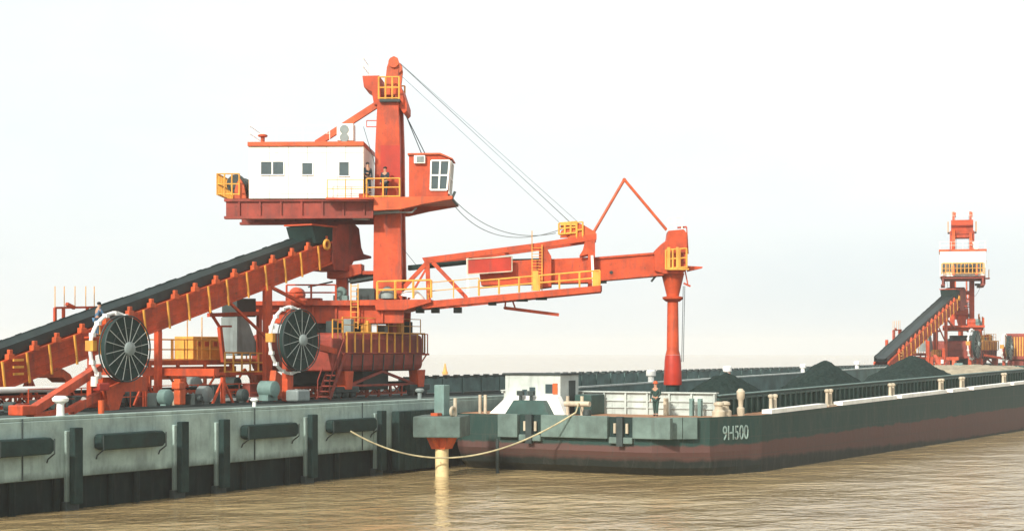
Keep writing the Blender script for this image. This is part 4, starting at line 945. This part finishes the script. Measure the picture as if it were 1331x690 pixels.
for i in range(gx+1):
    for j in range(gy+1):
        x = hx0+.02+(hx1-hx0-.04)*i/gx; y = hy0+.14+(hy1-hy0-.28)*j/gy
        v.append((x, y, coam(x)-1.7+.25*mnoise.noise(Vector((x*.3, y*.4, 3)))+.06*mnoise.noise(Vector((x*1.7, y*1.7, 1)))))
m.add(v, [(i*(gy+1)+j, (i+1)*(gy+1)+j, (i+1)*(gy+1)+j+1, i*(gy+1)+j+1) for i in range(gx) for j in range(gy)])
m.v = [(x-BX, y-40, z) for x, y, z in m.v]
o = m.build('coal_load', 'coal', smooth=True); o.location = (BX, 40, 0); o.rotation_euler = (0,0,YAW); tag(o, 'flat bed of black coal filling the barge hold between the heaps', 'coal', kind='stuff')
x_, z_ = P(943, 489.5, 37.4); heap('coal_pile', 'coal', x_, 37.4, 5.6, 3.3, coam(x_)-1.6, z_+.25, 'small black coal pile nearest the loading spout', 'coal pile', 1.3)
x_, z_ = P(1072, 472.5, 37.2); heap('coal_pile', 'coal', x_, 37.2, 7.8, 3.8, coam(x_)-1.6, z_+.22, 'rounded middle coal pile in the barge hold', 'coal pile', 5.1, sharp=1.15)
x_, z_ = P(1184, 466, 36.9); heap('coal_pile', 'coal', x_, 36.9, 9.5, 4.2, coam(x_)-1.6, z_+.18, 'coal pile farthest along the barge beside the pale sand load', 'coal pile', 9.7, sharp=1.3)
heap('sand_load', 'sand', *onb(148.8, 40), 9.3, 5.8, coam(140)-1.5, coam(150)+.12, 'pale beige sand load filling the far end of the barge hold', 'sand', 2.2, sharp=6, ex=5)

# ------------------------------------------------------------------ DOLPHIN AND ROPE
DXp, DYp = 72.7, 44.85
dol = empty('mooring_dolphin', (DXp, DYp, 0)); tag(dol, 'grey block with a tall post on a yellow pile standing in the water', 'dolphin')
m = MB(); m.tube((0,0,-2), (0,0,2.0), .34, n=16); m.build('pile', 'palepile', dol, smooth=True)
m = MB(); m.prism([(-.70,2.0),(.70,2.0),(.38,1.38),(-.38,1.38)], -.38, .38, 'x'); m.prism([(-.95,1.995),(.95,1.995),(.40,1.40),(-.40,1.40)], -.1, .1, 'y'); m.build('collar', 'orange', dol)
m = MB(); m.box(-1.35, 1.35, -1.2, 1.2, 2.0, 3.05); m.v = [(x*math.cos(.35)-y*math.sin(.35), x*math.sin(.35)+y*math.cos(.35), z) for x, y, z in m.v]; m.build('cap_block', 'fendd', dol, bevel=.06)
m = MB(); m.box(-.29, .29, -.29, .29, 3.055, 4.6); m.build('post', 'teal', dol, bevel=.04)
m = MB(); m.box(-.75, -.35, -.2, .2, 3.055, 3.2); m.build('foot_plate', 'orange', dol)
m = MB(); m.ring((-.75, -1.1, 3.3), .2, .08, 18, 8); m.tube((-.2,-.9,3.05),(-.2,-.9,3.95),.09,n=8); m.build('fairlead', 'beige', dol, smooth=True)
pts = []
a = Vector((P(455,560,47.6)[0], 47.6, P(455,560,47.6)[1])); b = Vector((77.35, S(748,537,77.35)[0], S(748,537,77.35)[1]+.05))
for i in range(41):
    t = i/40; p = a.lerp(b, t); p.z -= 4*1.75*t*(1-t)*(1.12-.24*t); pts.append(p)
pts.append(Vector((78.5, S(752,533,78.5)[0], 3.62)))
m = MB(); m.path(pts, .042, 8); o = m.build('mooring_rope', 'rope', smooth=True); tag(o, 'pale slack mooring rope sagging from the quay wall to the barge stern', 'rope')
m = MB(); m.tube((0,0,-1.5),(0,0,1.75),.09,n=10); o = m.build('mooring_pile', 'dark', smooth=True)
yy = 46.0; x_ = P(645, 600, yy)[0]; o.location = (76.0, S(646,600,76.0)[0], 0); tag(o, 'thin dark stake standing in the water at the barge stern corner', 'pile')

# ------------------------------------------------------------------ far water marks
bu = empty('channel_buoy', (0,0,0)); bu.scale = (.75,)*3; tag(bu, 'tiny pale yellow channel buoy far out on the hazy water', 'buoy')
xb, yb_ = None, None
d_ = 470; Xq = (578-CX)/F*d_; bu.location = (Xq*SN+d_*CS, -Xq*CS+d_*SN, 0)
m = MB(); m.lathe((0,0,0), [(1.1,-.4),(1.1,.7),(.9,.9)], 16); m.build('float', 'yellow', bu, smooth=True)
m = MB(); m.lathe((0,0,0), [(.8,.9),(.35,3.2),(.35,3.5),(.1,3.8)], 10); m.build('light_tower', 'yellow', bu, smooth=True)

# ------------------------------------------------------------------ PEOPLE
def skinned(name, joints, edges, mat, parent=None, root=0):
    me = bpy.data.meshes.new(name); me.from_pydata([j[0] for j in joints], edges, []); me.update()
    o = bpy.data.objects.new(name, me); C.objects.link(o); me.materials.append(M[mat])
    if parent: o.parent = parent
    sk = o.modifiers.new('skin', 'SKIN'); sk.use_smooth_shade = True
    for i, j in enumerate(joints):
        d = me.skin_vertices[0].data[i]; r = j[1]; d.radius = r if isinstance(r, tuple) else (r, r); d.use_root = (i == root)
    ss = o.modifiers.new('sub', 'SUBSURF'); ss.levels = 1; ss.render_levels = 1
    return o
def person(loc, face, lean, armL, armR, top_m, leg_m, hat_m, label, stride=.08, sc_=1.0):
    K = {}
    def lz(z, x=0): return x+lean*(z-.92)
    K['pelvis'] = ((0,0,.94), (.15,.12)); K['waist'] = ((lz(1.1),0,1.1), (.14,.105)); K['chest'] = ((lz(1.33),0,1.33), (.17,.12)); K['neck'] = ((lz(1.48),0,1.49), .055)
    K['jaw'] = ((lz(1.58)+.02,0,1.585), (.075,.085)); K['head'] = ((lz(1.67),0,1.67), (.08,.095)); K['crown'] = ((lz(1.72)-.01,0,1.735), (.06,.07)); K['nose'] = ((lz(1.6)+.115,0,1.625), .016)
    E_ = [('pelvis','waist'),('waist','chest'),('chest','neck'),('neck','jaw'),('jaw','head'),('head','crown'),('jaw','nose')]
    for s_, nm, arm, st in ((1,'l',armL,stride),(-1,'r',armR,-stride)):
        K['sh'+nm] = ((lz(1.41),.19*s_,1.42), .062); e = arm[0]; w_ = arm[1]
        K['el'+nm] = ((lz(1.41)+e[0], .19*s_+e[1]*s_, 1.42+e[2]), .045); K['wr'+nm] = ((lz(1.41)+w_[0], .19*s_+w_[1]*s_, 1.42+w_[2]), .03)
        d = (Vector(K['wr'+nm][0])-Vector(K['el'+nm][0])).normalized(); wv = Vector(K['wr'+nm][0]); sd = Vector((d.z, 0, -d.x)).normalized() if abs(d.y) < .9 else Vector((1,0,0))
        K['pa'+nm] = (tuple(wv+d*.075), (.038,.022)); E_ += [('chest','sh'+nm),('sh'+nm,'el'+nm),('el'+nm,'wr'+nm),('wr'+nm,'pa'+nm)]
        for k_ in range(4):
            base = wv+d*.10+sd*(.027-.018*k_); L_ = (.07,.08,.075,.058)[k_]
            K[f'f{k_}{nm}'] = (tuple(base+d*L_*.5), .009); K[f'g{k_}{nm}'] = (tuple(base+d*L_+Vector((0,-.015*s_,-.01))), .0075); E_ += [('pa'+nm, f'f{k_}{nm}'),(f'f{k_}{nm}', f'g{k_}{nm}')]
        K['th'+nm] = (tuple(wv+d*.07+sd*.055), .010); E_ += [('wr'+nm,'th'+nm)]
        K['hp'+nm] = ((0,.09*s_,.88), (.09,.10)); K['kn'+nm] = ((st*.6+.03,.10*s_,.49), .062); K['an'+nm] = ((st,.10*s_,.10), .042); K['hl'+nm] = ((st-.04,.10*s_,.045), .042); K['to'+nm] = ((st+.17,.12*s_,.035), (.045,.032))
        E_ += [('pelvis','hp'+nm),('hp'+nm,'kn'+nm),('kn'+nm,'an'+nm),('an'+nm,'hl'+nm),('an'+nm,'to'+nm)]
    keys = list(K); idx = {k: i for i, k in enumerate(keys)}
    body = skinned('person', [K[k] for k in keys], [(idx[a], idx[b]) for a, b in E_], 'skin')
    body.location = loc; body.rotation_euler = (0,0,face); body.scale = (sc_,)*3
    def sub(name, ks, grow, mat, root):
        kk = [k for k in ks]; ii = {k: i for i, k in enumerate(kk)}
        js = [(K[k][0], tuple(q+grow for q in (K[k][1] if isinstance(K[k][1], tuple) else (K[k][1],)*2))) for k in kk]
        return skinned(name, js, [(ii[a], ii[b]) for a, b in E_ if a in ii and b in ii], mat, body, ii[root])
    sub('jacket', ['pelvis','waist','chest','shl','ell','wrl','shr','elr','wrr'], .016, top_m, 'pelvis')
    sub('trousers', ['pelvis','hpl','knl','anl','hpr','knr','anr'], .018, leg_m, 'pelvis')
    sub('boots', ['anl','hll','tol'], .010, 'hair', 'anl'); sub('boots', ['anr','hlr','tor'], .010, 'hair', 'anr')
    m = MB(); hx_, hz_ = K['head'][0][0], 1.685
    if hat_m == 'hair': m.lathe((hx_-.015,0,hz_-.03), [(.085,0),(.108,.03),(.108,.08),(.08,.125),(.03,.145)], 14)
    else: m.lathe((hx_,0,hz_), [(.155,0),(.155,.012),(.118,.02),(.118,.06),(.09,.115),(.03,.14)], 16)
    m.build('hair' if hat_m == 'hair' else 'helmet', hat_m, body, smooth=True)
    m = MB()
    for s_ in (-1, 1): m.lathe((K['jaw'][0][0]+.083, .032*s_, 1.648), [(.004,-.010),(.012,0),(.004,.010)], 8)
    m.build('eyes', 'hair', body); 
    m = MB(); m.box(K['jaw'][0][0]+.082, K['jaw'][0][0]+.093, -.022, .022, 1.572, 1.580); m.build('mouth', 'fresh', body)
    return tag(body, label, 'person')
hang = ((.02,.05,-.28), (.08,.06,-.53)); fwd = ((.12,.06,-.25), (.36,.02,-.28))
def slew_world(u, nn, z):
    n_w = (nX*SN+nY*CS, -nX*CS+nY*SN); return (SX+u*bw[0]+nn*n_w[0], SY+u*bw[1]+nn*n_w[1], DECK+z)
toward_cam = math.atan2(-SN, -CS)
u_, z_ = E(477, 257.2, -2.3); person(slew_world(u_, -2.3, E(480,257.2)[1]), toward_cam+.5, .05, hang, fwd, 'navy', 'navy', 'hair', 'person in dark clothes standing at the end of the white machinery house')
u_, z_ = E(500, 256.5, -2.2); person(slew_world(u_, -2.1, E(500,257.2,-2.6)[1]+.01), toward_cam-.3, .04, fwd, hang, 'navy', 'navy', 'hair', 'person in dark clothes behind the yellow rail in front of the tower')
xq = TX+T(125, 400, 55.3)[0]
m = MB(); xl = xq-TX; m.box(xl-.5, xl+.7, -1.6, -.99, top(xl)-.40, top(xl)-.33); m.build('walkway', 'red', trip)
person((xq, TY-1.3, DECK+top(xl)-.33), toward_cam+2.2, .20, fwd, ((.1,.1,-.2),(.3,.05,-.4)), 'blue', 'blue', 'hair', 'person in blue work clothes leaning beside the inclined conveyor belt', .12, .9)
d_ = (H-2.95)*F/(541-HY); Xq = (852-CX)/F*d_
person((Xq*SN+d_*CS, -Xq*CS+d_*SN, 2.95), toward_cam-.5, .06, ((.05,.10,-.27),(.26,.02,-.42)), hang, 'green', 'green', 'orange', 'person in dark green clothes and an orange helmet standing on the barge stern')

# ------------------------------------------------------------------ HAZE, SKY, SUN, CAMERA
HAZE = .00034
if HAZE:
    m = MB(); m.box(-320, 2620, -1520, 2620, -3.2, 27.0)
    hm = bpy.data.materials.new('haze'); hm.use_nodes = True; nt = hm.node_tree; nt.nodes.clear()
    o_ = nt.nodes.new('ShaderNodeOutputMaterial'); vol = nt.nodes.new('ShaderNodeVolumePrincipled')
    vol.inputs['Color'].default_value = (.97, .98, .98, 1); vol.inputs['Density'].default_value = HAZE; vol.inputs['Anisotropy'].default_value = .2
    nt.links.new(vol.outputs[0], o_.inputs['Volume'])
    hz = m.build('haze', hm); hz['kind'] = 'stuff'; hz['label'] = 'pale river haze'

wd = bpy.data.worlds.new('World'); sc.world = wd; wd.use_nodes = True; nt = wd.node_tree
bg = nt.nodes['Background']; sky = nt.nodes.new('ShaderNodeTexSky'); sky.sky_type = 'NISHITA'; sky.sun_disc = False
SUN_EL = math.radians(32); sdir = Vector((-1.0, .02, 0)).normalized()
sky.sun_elevation = SUN_EL; sky.sun_rotation = math.atan2(sdir.x, sdir.y)
sky.air_density = 1.0; sky.dust_density = 6.0; sky.ozone_density = 1.0
hs = nt.nodes.new('ShaderNodeHueSaturation'); hs.inputs['Saturation'].default_value = .35
nt.links.new(sky.outputs[0], hs.inputs['Color'])
tcw = nt.nodes.new('ShaderNodeTexCoord')
cl = tex_noise(nt, tcw.outputs['Generated'], 2.2, 6, .6, (1, 1, 2.5))
veil = ramp2(nt, cl.outputs['Fac'], (9.8, 10.7, 10.85), (11.6, 11.9, 11.6), .33, .70).outputs['Color']   # thin uneven overcast veil
mxs = mix(nt, .6, hs.outputs[0], veil)
nt.links.new(mxs, bg.inputs['Color']); bg.inputs['Strength'].default_value = .09
sl = bpy.data.lights.new('sun', 'SUN'); sl.energy = 3.2; sl.angle = math.radians(3); sl.color = (1, .95, .86)
so = bpy.data.objects.new('sun', sl); C.objects.link(so)
dv3 = Vector((sdir.x*math.cos(SUN_EL), sdir.y*math.cos(SUN_EL), math.sin(SUN_EL)))
so.rotation_euler = (-dv3).to_track_quat('-Z', 'Y').to_euler(); so.location = (40, 40, 80)

cam = bpy.data.cameras.new('camera'); co = bpy.data.objects.new('camera', cam); C.objects.link(co); sc.camera = co
co.location = (0, 0, H); co.rotation_euler = Vector((CS, SN, 0)).to_track_quat('-Z', 'Y').to_euler()
cam.sensor_width = 36; cam.lens = F/1331*36; cam.shift_y = (HY-345)/1331; cam.clip_end = 6000; cam.clip_start = .5
vs = sc.view_settings; vs.view_transform = 'Standard'; vs.look = 'None'; vs.gamma = 1; vs.exposure = 0.6; vs.use_curve_mapping = False
sc.cycles.volume_bounces = 2; sc.cycles.max_bounces = 8
